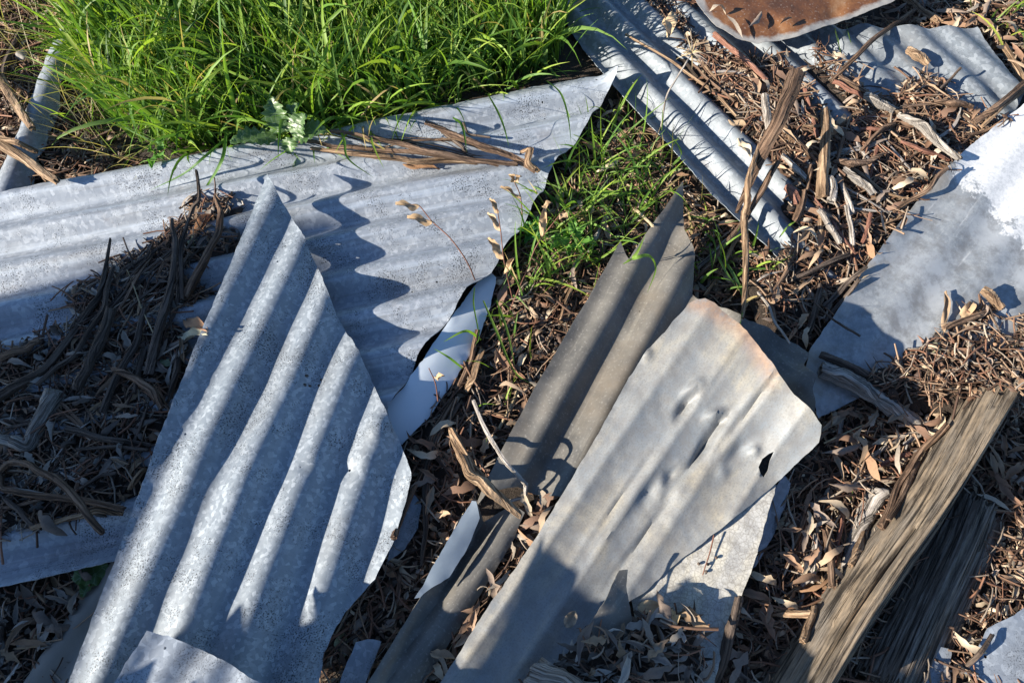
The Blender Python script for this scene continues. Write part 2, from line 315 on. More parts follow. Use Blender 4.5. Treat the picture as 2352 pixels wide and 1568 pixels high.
# ------------------------------------------------------------------ sheet metal
SV, SF = [], []          # every hard surface built so far, for resting things on it
def register(V, F):
    b = len(SV); SV.extend([Vector(v) for v in V]); SF.extend([[int(i)+b for i in f] for f in F])
def sheet(name, outline, mat, label, cat='metal sheet', direction=None, crest=None, pitch=0.076, amp=0.0085, ctrl=(), dents=(), holes=(),
          wob=0.003, seed=1.0, profile='sine', jag=0.0006, thick=0.0011, fade=None, res=None, extra=None, attrs=None, parent=None, group=None, cone=False):
    """outline [(px,py,z)]: plan outline, z the middle height of the sheet there; ribs run along `direction` (two plan points), one crest through `crest`"""
    rnd = random.Random(seed*77+3)
    W = [P(*q[:3]) for q in outline]; C = W+[P(*q[:3]) for q in ctrl]
    base = TPS([(p.x, p.y, q[3] if len(q) > 3 else p.z) for p, q in zip(C, list(outline)+list(ctrl))])
    zm = sum(p.z for p in C)/len(C)
    if direction:
        d0, d1 = P(*direction[0], zm), P(*direction[1], zm); ud = (d1-d0); ud.z = 0; ud.normalize()
    else: ud = Vector((0, 1, 0))
    U = np.array([ud.x, ud.y]); Vv = np.array([-ud.y, ud.x])
    o0 = np.array(P(*(crest or outline[0][:2]), zm)[:2])
    # outline, densified with slightly uneven cut
    pts = []
    for i in range(len(W)):
        a, b = W[i], W[(i+1) % len(W)]; L = (b-a).length; n = max(1, int(L/0.007))
        nn = Vector((-(b-a).y, (b-a).x, 0)).normalized() if L > 1e-6 else Vector()
        for k in range(n):
            q0 = L*k/n; q = a.lerp(b, k/n)+nn*(jag*rnd.gauss(0, 0.6)+jag*3.0*noise.noise(Vector((q0*31, i*7.7, seed))) if k else 0); pts.append((q.x, q.y))
    poly = np.array(pts); loops = [poly]
    for h in holes:
        hx, hy, hr = h[0], h[1], h[2]; hz = base([P(hx, hy, zm)[:2]])[0]; c = P(hx, hy, hz)
        if len(h) > 3: lp = np.array([P(qx, qy, hz)[:2] for qx, qy in h[3]])
        else: lp = np.array([(c.x+hr*math.cos(a)*rnd.uniform(.8, 1.15), c.y+hr*math.sin(a)*rnd.uniform(.8, 1.15)) for a in np.linspace(0, 2*math.pi, 9)[:-1]])
        loops.append(lp)
    loc = (poly-o0)@np.c_[U, Vv]
    du, dv = res or (0.011, pitch/14.0)
    gu = np.arange(loc[:, 0].min(), loc[:, 0].max(), du); gv = np.arange(loc[:, 1].min(), loc[:, 1].max(), dv)
    G = np.stack(np.meshgrid(gu, gv), -1).reshape(-1, 2); G = G@np.stack([U, Vv])+o0
    ok = inside(G, poly)
    for lp in loops[1:]: ok &= ~inside(G, lp)
    G = G[ok]; G = G[edge_dist(G, poly) > 0.0028]
    allp = [tuple(p) for lp in loops for p in lp]; E = []; b = 0
    for lp in loops: E += [(b+i, b+(i+1) % len(lp)) for i in range(len(lp))]; b += len(lp)
    allp += [tuple(p) for p in G]
    vs_, es_, fs_, *_ = delaunay_2d_cdt([Vector(p) for p in allp], E, [], 0, 1e-6)
    xy = np.array([(v.x, v.y) for v in vs_]); F = np.array([f for f in fs_ if len(f) == 3])
    cen = xy[F].mean(1); keep = inside(cen, poly)
    for lp in loops[1:]: keep &= ~inside(cen, lp)
    F = F[keep]
    uv = (xy-o0)@np.c_[U, Vv]; ph = 2*math.pi*uv[:, 1]/pitch
    if wob: ph = ph+0.25*vnoise(xy, 2.2, seed+5)
    if profile == 'sine': cz = np.cos(ph)
    else:
        c = np.cos(ph); cz = 1-2*np.abs(np.sin(ph*.5))**.8
    A = amp*np.ones(len(xy))
    if fade: A = A*fade(xy)
    z = base(xy)+A*cz
    if wob: z = z+wob*vnoise(xy, 4.0, seed)+wob*0.4*vnoise(xy, 13.0, seed+9)
    for dx, dy, r, dep, *el in dents:
        c = np.array(P(dx, dy, base([P(dx, dy, zm)[:2]])[0])[:2]); q = xy-c
        if el:
            an = math.radians(el[0]); st = el[1]; q = np.c_[(q[:, 0]*math.cos(an)+q[:, 1]*math.sin(an))/st, -q[:, 0]*math.sin(an)+q[:, 1]*math.cos(an)]
        rr_ = np.sqrt((q**2).sum(1))/r; z = z+dep*(np.exp(-rr_*rr_) if not cone else np.maximum(0, 1-rr_/1.5)**1.3)
    if extra: z = z+extra(xy, uv)
    ed_ = edge_dist(xy, poly[::2]); z = z+(1-smooth(0, .016, ed_))*(.0022*vnoise(xy, 28, seed+20)+.0016*vnoise(xy, 70, seed+30))
    V = np.c_[xy, z]
    used = np.unique(F); remap = -np.ones(len(V), int); remap[used] = np.arange(len(used))
    V, uv, F = V[used], uv[used], remap[F]; xy = V[:, :2]
    e1 = V[F[:, 1]]-V[F[:, 0]]; e2 = V[F[:, 2]]-V[F[:, 0]]; flip = np.cross(e1, e2)[:, 2] < 0; F[flip] = F[flip][:, ::-1]
    me = fast_mesh(name, V, F, uv=uv)
    for an, fn in (attrs or {}).items():
        a = me.attributes.new(an, 'FLOAT', 'POINT'); a.data.foreach_set('value', np.asarray(fn(xy, poly), dtype=np.float32))
    o = link(name, me, mat, parent); recentre(o)
    md = o.modifiers.new('thickness', 'SOLIDIFY'); md.thickness = thick; md.offset = -1
    es = o.modifiers.new('crisp', 'EDGE_SPLIT'); es.split_angle = math.radians(50)
    if label: tag(o, label, cat, group)
    register(V, F)
    return o, base
def smooth(e0, e1, x): t = np.clip((x-e0)/(e1-e0), 0, 1); return t*t*(3-2*t)
def near_edge(w): return lambda xy, poly: 1-smooth(0.0, w, edge_dist(xy, poly))
def px_of(xy, z=0.05):
    d = np.c_[xy, np.full(len(xy), z-CAM_H)]; f = d[:, 1]*ST-d[:, 2]*CT; u = d[:, 1]*CT+d[:, 2]*ST
    return np.c_[1176+FPX*d[:, 0]/f, 784-FPX*u/f]

def lip(line, w, h, z=.06):
    L = np.array([P(x, y, z)[:2] for x, y in line])
    def f(xy, uv):
        best = np.full(len(xy), 1e9)
        for a, b in zip(L[:-1], L[1:]):
            d = b-a; t = np.clip(((xy-a)@d)/(d@d), 0, 1); best = np.minimum(best, np.hypot(*(xy-a-t[:, None]*d).T))
        return h*(1-smooth(0, w, best))
    return f
# I: bright corrugated sheet under the bark litter, top right
shI, baseI = sheet('corrugated_sheet', [(1262, -30, .03), (1310, 62, .03), (1372, 150, .03), (1412, 205, .03), (1462, 262, .03), (1520, 325, .03), (1572, 385, .03), (1640, 462, .03), (1720, 535, .03),
      (1800, 600, .025), (1900, 660, .02), (2080, 500, .02), (2330, 285, .03), (2352, 205, .035), (2245, 62, .045), (2130, 63, .045), (1990, 60, .04), (1850, 62, .04), (1700, 30, .03), (1560, -30, .03)],
      M['galv_i'], 'bright galvanised corrugated sheet half buried under bark litter, top right', direction=((1382, 87), (1664, 375)), crest=(1476, 187), pitch=0.073, amp=0.0112, seed=2, fade=lambda xy: 1-.55*smooth(1850, 2050, px_of(xy, .04)[:, 0]),
      dents=[(2290, 215, .02, -.006), (2110, 60, .03, .004)], holes=[(2210, 143, .0022), (2170, 110, .0014)])
# H: flat zinc sheet with white paint, right
def paintH(xy, poly):
    p = px_of(xy, .06); return smooth(0, 1, (p[:, 0]-2352)/420+(330-p[:, 1])/420+1.02-0.0*p[:, 0])
shH, baseH = sheet('flattened_sheet', [(2420, 180, .07), (2352, 237, .065), (2290, 285, .06), (2215, 347, .055), (2150, 410, .055), (2100, 470, .05), (2045, 540, .05), (1992, 610, .05), (1925, 710, .045), (1862, 800, .04), (1850, 850, .035), (1880, 960, .03), (2000, 900, .03),
      (2120, 850, .03), (2300, 800, .035), (2460, 740, .04), (2600, 500, .06)],
      M['white'], 'flattened blue-grey zinc sheet with white paint in its upper corner', direction=((1862, 800), (2215, 347)), crest=(2000, 780), pitch=0.085, amp=0.0032, seed=3, wob=0.006,
      attrs={'edge': near_edge(.05), 'paint': paintH}, res=(.014, .010))
# J: rusty sheet, top
shJ, _ = sheet('rusty_sheet', [(1575, -40, .10), (1600, 5, .10), (1622, 35, .10), (1645, 62, .095), (1690, 88, .09), (1735, 101, .085), (1790, 96, .085), (1835, 86, .09), (1890, 62, .09), (1960, 40, .09), (2050, 4, .10), (2120, -40, .10), (1850, -110, .12)],
      M['rust'], 'rust-brown steel sheet with a grey rim at the top edge', direction=((1690, 60), (1990, -20)), crest=(1760, 40), amp=0.002, pitch=.11, seed=4, wob=.006,
      dents=[(1760, 45, .014, -.007, -35, 2.6), (1810, 60, .02, .004), (1918, 30, .012, -.006, 30, 2), (1995, 20, .02, .004, 20, 3)], holes=[(1818, 30, .002)], attrs={'edge': near_edge(.036)},
      extra=lambda xy, uv: -0.0*uv[:, 0], res=(.008, .008))
# L: enamel channel under the long sheet's end
shL, _ = sheet('enamelled_trim', [(1118, 618, .012), (1140, 640, .01), (1128, 700, .008), (1095, 790, .008), (1040, 880, .008), (985, 960, .008), (925, 1022, .008), (870, 1045, .008), (870, 960, .028), (935, 880, .034), (1010, 770, .034)],
      M['enamel'], 'pale blue-white enamelled trim curving out under the long corrugated sheet', cat='metal trim', direction=((900, 1000), (1110, 690)), crest=(985, 880), pitch=.17, amp=.006, wob=.001, seed=5, res=(.012, .006))
# O: taupe strip bottom left
sheet('folded_strip', [(255, 1292, .012), (225, 1310, .01), (150, 1420, .01), (95, 1500, .01), (40, 1590, .01), (170, 1610, .01), (240, 1500, .01), (330, 1310, .012)],
      M['olive_strip'], 'taupe folded strip lying under the central sheet, bottom left', cat='metal strip', direction=((90, 1520), (250, 1310)), crest=(170, 1440), pitch=.06, amp=.004, wob=.002, seed=6)
sheet('corrugated_sheet', [(-40, 470, .02), (-12, 400, .02), (22, 342, .02), (46, 290, .02), (76, 215, .02), (94, 160, .02), (104, 118, .02), (146, 70, .02), (188, 92, .02), (172, 150, .02), (138, 190, .02), (134, 238, .02), (124, 268, .02), (106, 305, .02), (98, 335, .02), (80, 362, .02), (72, 405, .02), (60, 470, .02)],
      M['galv_small'], 'narrow rounded rib of a buried grey sheet at the top left', direction=((20, 410), (130, 140)), crest=(72, 290), pitch=.11, amp=.016, seed=25, wob=.004)
# A: the long sheet
A_OUT = [(-140, 482, .035), (0, 450, .035), (150, 418, .035), (320, 385, .035), (480, 345, .04), (600, 322, .045), (700, 322, .04), (830, 286, .045), (1040, 235, .05), (1225, 190, .055), (1340, 171, .06), (1396, 166, .065), (1418, 160, .088),
      (1414, 178, .075), (1390, 215, .06), (1345, 292, .05), (1290, 355, .045), (1260, 397, .045), (1248, 435, .045), (1215, 490, .045), (1172, 555, .045), (1128, 618, .045), (1088, 648, .045), (1040, 715, .045), (1000, 765, .045), (958, 820, .045), (930, 880, .045), (890, 942, .045),
      (900, 1060, .03), (935, 1150, .02), (915, 1230, .02), (600, 1255, .02), (262, 1292, .03), (120, 1325, .03), (0, 1352, .03), (-140, 1380, .03)]
def lipA(xy, uv): return 0*uv[:, 0]
shA, baseA = sheet('corrugated_sheet', A_OUT, M['galv_a'], 'long galvanised corrugated sheet running from the left edge to a pointed upturned tip', direction=((300, 620), (1150, 455)), crest=(880, 625), pitch=0.086, amp=0.0140, seed=7,
      dents=[(1240, 400, .02, -.006)],
      holes=[(1369, 192, .0022), (1246, 237, .002), (1252, 262, .002), (1002, 639, .002), (945, 663, .002), (1120, 544, .0022), (1046, 677, .0015)],
      ctrl=[(700, 500, .045), (300, 600, .04), (600, 800, .04), (300, 900, .035), (800, 1000, .035), (1050, 500, .045)])
# B: the central sheet
B_OUT = [(612, 395, .105), (632, 432, .10), (650, 468, .10), (676, 510, .095), (702, 548, .092), (718, 592, .09), (742, 640, .088), (762, 692, .085), (776, 730, .085), (800, 770, .08), (826, 808, .08), (852, 872, .075), (884, 936, .07), (904, 984, .068), (922, 1024, .066), (938, 1066, .062), (946, 1100, .06),
      (930, 1165, .055), (905, 1245, .05), (862, 1330, .05), (812, 1380, .05), (790, 1405, .05), (765, 1450, .05), (742, 1500, .05), (728, 1580, .05), (722, 1680, .05), (108, 1680, .12), (150, 1566, .12), (305, 1172, .115), (460, 782, .11)]
shB, baseB = sheet('corrugated_sheet', B_OUT, M['galv_b'], 'pointed galvanised corrugated sheet with five sunlit ribs lying over the long sheet', direction=((350, 1443), (708, 610)), crest=(512, 980), pitch=0.0835, amp=0.0082, seed=8,
      ctrl=[(500, 1100, .118), (700, 1100, .09), (520, 1400, .105)],
      dents=[(835, 1055, .02, .003), (868, 990, .018, .003), (800, 1078, .012, -.005), (700, 1072, .01, -.004), (880, 1000, .03, .006)],
      holes=[(704, 862, .0028), (735, 868, .0026), (700, 882, .0026), (710, 883, .0026), (730, 881, .0026), (421, 993, .002), (801, 1077, .0024), (690, 1073, .0012), (654, 563, .002), (636, 598, .002)])
# C: small sheet propped up at the bottom
shC, _ = sheet('corrugated_sheet', [(337, 1447, .165), (382, 1458, .165), (432, 1478, .163), (500, 1510, .160), (560, 1545, .158), (610, 1572, .156), (760, 1700, .150), (560, 1900, .17), (40, 1900, .19), (215, 1640, .178)],
      M['galv_c'], 'short corrugated sheet propped above the others at the bottom edge', direction=((260, 1570), (337, 1447)), crest=(400, 1500), pitch=0.055, amp=0.0026, seed=9, holes=[(377, 1487, .0022)])
# G: dark sheet, upper
def lipG(xy, uv):
    p = px_of(xy, .06); # distance right of the left edge line
    return 0.0*p[:, 0]
G_OUT = [(1566, 424, .07), (1572, 470, .07), (1574, 520, .07), (1582, 560, .065), (1594, 592, .062), (1595, 640, .06), (1594, 668, .06), (1640, 720, .055), (1560, 830, .05), (1440, 1000, .045), (1330, 1150, .035), (1262, 1140, .035), (1190, 1120, .035), (1120, 1135, .045),
      (1090, 1165, .06, .036), (1110, 1110, .06, .036), (1166, 1000, .062, .038), (1225, 890, .066, .041), (1300, 762, .07, .045), (1370, 645, .075, .05), (1428, 543, .085, .06), (1436, 575, .07, .06), (1443, 601, .06), (1480, 545, .062), (1525, 485, .068)]
shG, _ = sheet('corrugated_sheet', G_OUT, M['dark'], 'dark olive-grey painted corrugated sheet with two pointed ends among the grass', direction=((1166, 1085), (1443, 601)), crest=(1316, 850), pitch=0.082, amp=0.0125, seed=10, wob=.0015, jag=.0003, extra=lip([(1090, 1165), (1166, 1000), (1225, 890), (1428, 543)], .034, .022),
      holes=[(1471, 710, .0014)])
# G2: dark channel, lower
G2_OUT = [(1092, 1150, .06, .022), (1098, 1160, .05, .03), (1110, 1195, .03), (1145, 1175, .03), (1175, 1160, .03), (1205, 1180, .03), (1180, 1240, .03), (1100, 1370, .03), (1010, 1510, .03), (930, 1640, .03), (800, 1640, .062, .022), (850, 1555, .062, .022), (960, 1376, .062, .022)]
def channel(xy, uv):
    v = uv[:, 1]; return 0.02*smooth(.030, .045, v)
shG2, _ = sheet('gutter_channel', G2_OUT, M['dark'], 'dark grey channel with a rounded rib running to the bottom edge', cat='metal channel', direction=((870, 1568), (1170, 1165)), crest=(1082, 1330), pitch=0.085, amp=0.0125, seed=11, wob=.001, jag=.0003, extra=lip([(1092, 1150), (960, 1376), (800, 1640)], .024, .042))
# inner pale strip of the channel
shG3, _ = sheet('enamelled_strip', [(1084, 1150, 0.066), (1094, 1152, 0.066), (1102, 1190, 0.060), (1072, 1262, 0.058), (1032, 1325, 0.056), (992, 1350, 0.056), (966, 1372, 0.058), (952, 1374, 0.062), (1010, 1275, 0.065)],
      M['shade_enamel'], 'pale blue enamelled strip lying inside the dark channel', cat='metal strip', direction=((970, 1370), (1090, 1160)), crest=(1010, 1310), pitch=.10, amp=.004, wob=.001, seed=12)
# F: cream crazed sheet under E
shF, _ = sheet('painted_sheet', [(1784, 1112, .078), (1768, 1165, .073), (1752, 1225, .068), (1732, 1292, .062), (1700, 1380, .055), (1672, 1465, .05), (1640, 1570, .048), (1610, 1660, .048), (1520, 1660, .042), (1480, 1500, .042), (1450, 1380, .046), (1500, 1250, .055), (1650, 1150, .065)],
      M['cream2'], 'cream crazed painted sheet tapering down from under the big weathered sheet', direction=((1630, 1568), (1782, 1115)), crest=(1660, 1300), pitch=.10, amp=.0012, seed=13, wob=.003, res=(.012, .01))
# E2: dark crumpled piece behind E
def crum(xy, uv): return .007*vnoise(xy, 22, 3.3)+.004*vnoise(xy, 50, 8.1)
shE2, _ = sheet('crumpled_sheet', [(1650, 700, .08), (1722, 735, .08), (1760, 748, .078), (1800, 775, .076), (1835, 790, .078), (1858, 812, .085), (1850, 835, .095), (1868, 850, .105), (1880, 862, .11), (1864, 895, .09), (1870, 925, .085), (1862, 975, .07), (1780, 890, .06), (1700, 790, .06)],
      M['dark'], 'crumpled dark sheet curling up behind the weathered cream sheet', direction=((1722, 735), (1866, 895)), crest=(1750, 800), pitch=.09, amp=.004, seed=14, extra=crum, res=(.006, .006))
# P: small dark blue scrap beside F
sheet('painted_scrap', [(1800, 1090, .03), (1815, 1110, .025), (1800, 1170, .02), (1770, 1240, .02), (1735, 1300, .02), (1700, 1320, .02), (1740, 1180, .03)], M['galv_small'],
      'small blue-grey sheet corner showing beside the cream crazed sheet', direction=((1720, 1310), (1810, 1100)), crest=(1770, 1200), amp=.001, seed=15, res=(.01, .01))
# E: the weathered cream sheet
E_OUT = [(1583, 694, .165), (1600, 686, .168), (1620, 684, .17), (1650, 702, .17), (1700, 742, .17), (1745, 795, .168), (1790, 858, .165), (1818, 895, .162), (1850, 930, .16), (1890, 973, .155), (1883, 1014, .14), (1788, 1104, .090), (1700, 1178, .078), (1620, 1242, .069), (1560, 1288, .063), (1505, 1335, .059), (1478, 1362, .060),
      (1440, 1385, .060), (1400, 1430, .060), (1330, 1470, .060), (1250, 1560, .06), (1180, 1660, .06), (950, 1660, .06), (1012, 1566, .06), (1090, 1440, .060), (1172, 1318, .062), (1232, 1232, .068), (1300, 1120, .080), (1380, 985, .102), (1445, 865, .125), (1476, 818, .134), (1486, 803, .138), (1520, 768, .148), (1560, 722, .158)]
shE, baseE = sheet('corrugated_sheet', E_OUT, M['cream'], 'large weathered cream and grey sheet with flattened ribs and a torn hole', direction=((1180, 1400), (1560, 860)), crest=(1500, 1080), pitch=0.070, amp=0.0036, seed=16, wob=.002,
      profile='ridge', fade=lambda xy: .75+.6*np.clip(vnoise(xy, 3.0, 4.4)+.3, 0, 1),
      cone=True, dents=[(1592, 893, .009, .015, 40, 2.2), (1578, 925, .009, -.018, 55, 3.0), (1640, 952, .009, .013, 20, 2.0), (1622, 1018, .009, -.015, 58, 2.8), (1655, 968, .007, -.012, 50, 3), (1545, 1085, .011, -.010, 50, 2.6), (1490, 1130, .012, -.009, 50, 3), (1560, 1062, .009, .009, 30, 2), (1700, 1030, .010, -.009, 40, 2.4), (1735, 1035, .008, .010), (1520, 1110, .009, .008, 60, 2), (1440, 1190, .014, -.004, 45, 3), (1660, 1085, .010, .005), (1350, 1290, .014, -.004, 48, 3), (1560, 1125, .010, .005, 50, 2), (1485, 812, .010, .008), (1725, 935, .0055, -.011, 50, 13), (1600, 1050, .005, -.008, 50, 18), (1480, 1230, .005, -.007, 50, 18), (1420, 1150, .005, -.006, 52, 20), (1380, 1200, .006, .004, 52, 16), (1660, 850, .006, -.003, 52, 14)],
      extra=lambda xy, uv: .0028*np.abs(vnoise(xy, 13, 6.1))+.0013*np.abs(vnoise(xy, 34, 2.7)),
      holes=[(1755, 1070, .01, [(1742, 1072), (1748, 1056), (1760, 1047), (1769, 1044), (1764, 1062), (1764, 1080), (1757, 1094), (1748, 1088)])],
      attrs={'edge': lambda xy, poly: (1-smooth(.0, .032, edge_dist(xy, np.array([P(x, y, .168)[:2] for x, y in ((1600, 686), (1700, 742), (1745, 795), (1790, 858), (1745, 795), (1700, 742))]))))}, res=(.0055, .0045))
# F2: dark torn flap standing up
shF2, _ = sheet('torn_flap', [(1422, 1310, .105), (1442, 1308, .10), (1438, 1345, .088), (1452, 1420, .075), (1462, 1500, .068), (1400, 1490, .075), (1325, 1475, .085), (1350, 1438, .092), (1384, 1388, .10)],
      M['dark'], 'dark torn metal flap standing up at the lower edge of the cream sheet', cat='metal flap', direction=((1350, 1450), (1430, 1312)), crest=(1400, 1400), amp=.002, pitch=.1, seed=17, wob=.002, res=(.008, .008))
# small scraps
sheet('galvanised_scrap', [(817, 1474, .03), (845, 1467, .03), (876, 1472, .03), (862, 1510, .025), (835, 1580, .02), (775, 1580, .02)], M['galv_small'], 'small speckled grey sheet scrap beside the dark channel at the bottom', direction=((800, 1570), (845, 1470)), crest=(840, 1520), amp=.001, seed=18, res=(.01, .01))
sheet('galvanised_scrap', [(950, 1128, .02), (968, 1160, .02), (960, 1210, .015), (930, 1260, .012), (890, 1290, .012), (905, 1210, .02)], M['galv_small'], 'pale scrap of sheet in the litter right of the central sheet', direction=((900, 1280), (955, 1140)), crest=(930, 1200), amp=.001, seed=19, res=(.01, .01))
sheet('galvanised_sheet', [(2352, 1395, .02), (2312, 1420, .02), (2268, 1442, .02), (2240, 1500, .015), (2215, 1545, .015), (2290, 1580, .015), (2420, 1600, .02), (2440, 1380, .02)], M['galv_c'], 'blue-grey sheet corner in the shade at the bottom right corner', direction=((2230, 1560), (2290, 1430)), crest=(2300, 1500), amp=.001, seed=20, res=(.012, .01), holes=[(2262, 1507, .0025)])
sheet('galvanised_scrap', [(2120, 1530, .012), (2150, 1480, .012), (2185, 1490, .012), (2170, 1600, .012), (2080, 1610, .012)], M['galv_small'], 'narrow blue-grey scrap at the bottom edge right of the dark timber', direction=((2120, 1580), (2160, 1490)), crest=(2140, 1540), amp=.001, seed=21, res=(.01, .01))

# ------------------------------------------------------------------ mulch blankets on top of sheets
def mulch(name, poly_px, zf, h, label, seed):
    W = np.array([P(x, y, .05)[:2] for x, y in poly_px]); rnd = random.Random(seed)
    pts = []
    for i in range(len(W)):
        a, b = W[i], W[(i+1) % len(W)]; n = max(1, int(np.hypot(*(b-a))/.008))
        for k in range(n): pts.append(a+(b-a)*k/n+np.array([rnd.gauss(0, .0035), rnd.gauss(0, .0035)]))
    poly = np.array(pts)
    xs = np.arange(poly[:, 0].min(), poly[:, 0].max(), .011); ys = np.arange(poly[:, 1].min(), poly[:, 1].max(), .011)
    G = np.stack(np.meshgrid(xs, ys), -1).reshape(-1, 2); G = G[inside(G, poly)]; G = G[edge_dist(G, poly) > .004]
    n = len(poly); E = [(i, (i+1) % n) for i in range(n)]
    vs_, _, fs_, *_ = delaunay_2d_cdt([Vector(p) for p in list(map(tuple, poly))+list(map(tuple, G))], E, [], 0, 1e-6)
    xy = np.array([(v.x, v.y) for v in vs_]); F = np.array([f for f in fs_ if len(f) == 3]); F = F[inside(xy[F].mean(1), poly)]
    d = edge_dist(xy, poly); z = zf(xy)+h*smooth(0, .05, d)*(1+.5*vnoise(xy, 9, seed))+.004*vnoise(xy, 40, seed)-.006*(1-smooth(0, .012, d))
    V = np.c_[xy, z]; e1 = V[F[:, 1]]-V[F[:, 0]]; e2 = V[F[:, 2]]-V[F[:, 0]]; fl = np.cross(e1, e2)[:, 2] < 0; F[fl] = F[fl][:, ::-1]
    o = link(name, fast_mesh(name, V, F), M['mulch']); recentre(o); tag(o, label, 'mulch', kind='stuff'); register(V, F); return o
LEFT_PILE = [(-60, 850), (0, 820), (90, 792), (178, 745), (166, 690), (235, 650), (268, 600), (330, 588), (395, 562), (402, 535), (400, 510), (470, 470), (562, 466), (535, 500), (470, 532), (440, 556), (556, 540), (548, 585), (480, 608), (440, 640), (455, 662), (510, 672), (455, 725), (410, 745), (420, 800), (452, 800), (398, 955), (325, 1110), (292, 1170), (180, 1208), (70, 1230), (-60, 1250)]
mulch('leaf_mulch', LEFT_PILE, lambda xy: baseA(xy)+.001, .008, 'dark rotted mulch piled on the long sheet at the left', 31)
TOP_PILE = [(1640, 100), (1760, 112), (1790, 135), (1850, 215), (1905, 290), (1960, 300), (1925, 230), (1870, 170), (1855, 120), (1905, 150), (1960, 200), (2010, 250), (2050, 230), (2060, 200), (2110, 175), (2150, 200), (2180, 250), (2240, 280), (2270, 270), (2300, 300), (2215, 350), (2100, 475), (1990, 615), (1900, 740), (1850, 800), (1760, 740), (1720, 640), (1790, 590), (1830, 520), (1800, 430), (1750, 350), (1700, 280), (1640, 215), (1590, 160), (1560, 110)]
mulch('leaf_mulch', TOP_PILE, lambda xy: np.maximum(baseI(xy)-.001, .010), .007, 'brown bark mulch lying over the bright corrugated sheet at the top right', 32)
RIGHT_PILE = [(1990, 850), (2060, 830), (2105, 800), (2170, 770), (2200, 740), (2260, 700), (2275, 715), (2240, 770), (2300, 790), (2330, 735), (2420, 700), (2440, 900), (2300, 960), (2120, 930), (2000, 910)]
mulch('leaf_mulch', RIGHT_PILE, lambda xy: np.maximum(baseH(xy), .01)+.002, .016, 'brown bark mulch drifting over the lower edge of the flattened zinc sheet', 33)
LOW_PILE = [(1290, 1500), (1345, 1445), (1400, 1462), (1470, 1420), (1530, 1400), (1590, 1420), (1600, 1470), (1610, 1560), (1620, 1660), (1180, 1660), (1210, 1580)]
mulch('leaf_mulch', LOW_PILE, lambda xy: np.full(len(xy), .068), .012, 'dark leaf mulch over the shaded foot of the cream sheets', 34)

SURF = BVHTree.FromPolygons(SV, SF)
def ground_at(x, y): return GROUND_BVH.ray_cast(Vector((x, y, 1)), Vector((0, 0, -1)))[0].z
def top_at(x, y):
    g = ground_at(x, y); h = SURF.ray_cast(Vector((x, y, 1)), Vector((0, 0, -1)))[0]
    return max(g, h.z) if h else g
def on_sheet(x, y): return SURF.ray_cast(Vector((x, y, 1)), Vector((0, 0, -1)))[0] is not None
def hit(px, py, dz=0.0):
    """first hard surface seen at this plan point, plus dz"""
    o, d = Vector((0, 0, CAM_H)), ray(px, py).normalized(); best = None
    for b in (SURF, GROUND_BVH):
        r = b.ray_cast(o, d)
        if r[0] and (best is None or r[3] < best[1]): best = (r[0], r[3])
    q = best[0]; 
    if dz: q = P(px, py, q.z+dz)
    return q

# ------------------------------------------------------------------ tubes, ribbons
def tube_mesh(name, pts, radii, sides=8, rough=0.12, seed=0, squash=1.0, steps=6, ragged=0.0, grooves=0.0):
    rnd = random.Random(seed); path = cr(pts, steps); n = len(path); m = len(pts)-1
    rad = [np.interp(i/(n-1)*m, range(m+1), radii) if len(radii) == m+1 else np.interp(i/(n-1), np.linspace(0, 1, len(radii)), radii) for i in range(n)]
    V, F, UV = [], [], []; prev = None; L = 0
    ga = [rnd.gauss(0, 1) for _ in range(sides)]; gb = [rnd.gauss(0, 1) for _ in range(sides)]
    ends = [[rnd.random()**2*ragged for _ in range(sides)] for _ in range(2)]
    for i, p in enumerate(path):
        t = (path[min(i+1, n-1)]-path[max(i-1, 0)]).normalized()
        if prev is None: s = t.cross(Vector((0, 0, 1))); s = s.normalized() if s.length > 1e-3 else Vector((1, 0, 0))
        else: s = (prev-t*prev.dot(t)).normalized()
        prev = s; w = t.cross(s)
        if i: L += (p-path[i-1]).length
        f = i/(n-1)
        for k in range(sides):
            a = 2*math.pi*k/sides
            g = 1+rough*(rnd.gauss(0, .45)+.6*noise.noise(Vector((k*1.3+seed, i*.35, seed*.7))))+grooves*(ga[k]*(1-f)+gb[k]*f)
            q = p+(s*math.cos(a)+w*math.sin(a)*squash)*rad[i]*g
            if i == 0: q = q+t*ends[0][k]
            if i == n-1: q = q-t*ends[1][k]
            V.append(q); UV.append((a*rad[i], L))
    for i in range(n-1):
        for k in range(sides): F.append((i*sides+k, i*sides+(k+1) % sides, (i+1)*sides+(k+1) % sides, (i+1)*sides+k))
    me = bpy.data.meshes.new(name); nv = len(V)
    V += [path[0]+(path[1]-path[0])*(.15 if ragged else 0), path[-1]-(path[-1]-path[-2])*(.15 if ragged else 0)]; UV += [(0, 0), (0, L)]
    F2 = [((k+1) % sides, k, nv) for k in range(sides)]+[((n-1)*sides+k, (n-1)*sides+(k+1) % sides, nv+1) for k in range(sides)]
    me.from_pydata(V, [], F+F2); me.update()
    l = me.uv_layers.new(name='UVMap')
    for lp in me.loops: l.data[lp.index].uv = UV[lp.vertex_index]
    me.polygons.foreach_set('use_smooth', [True]*len(me.polygons)); return me
KSTICK = 0; MARKS = []
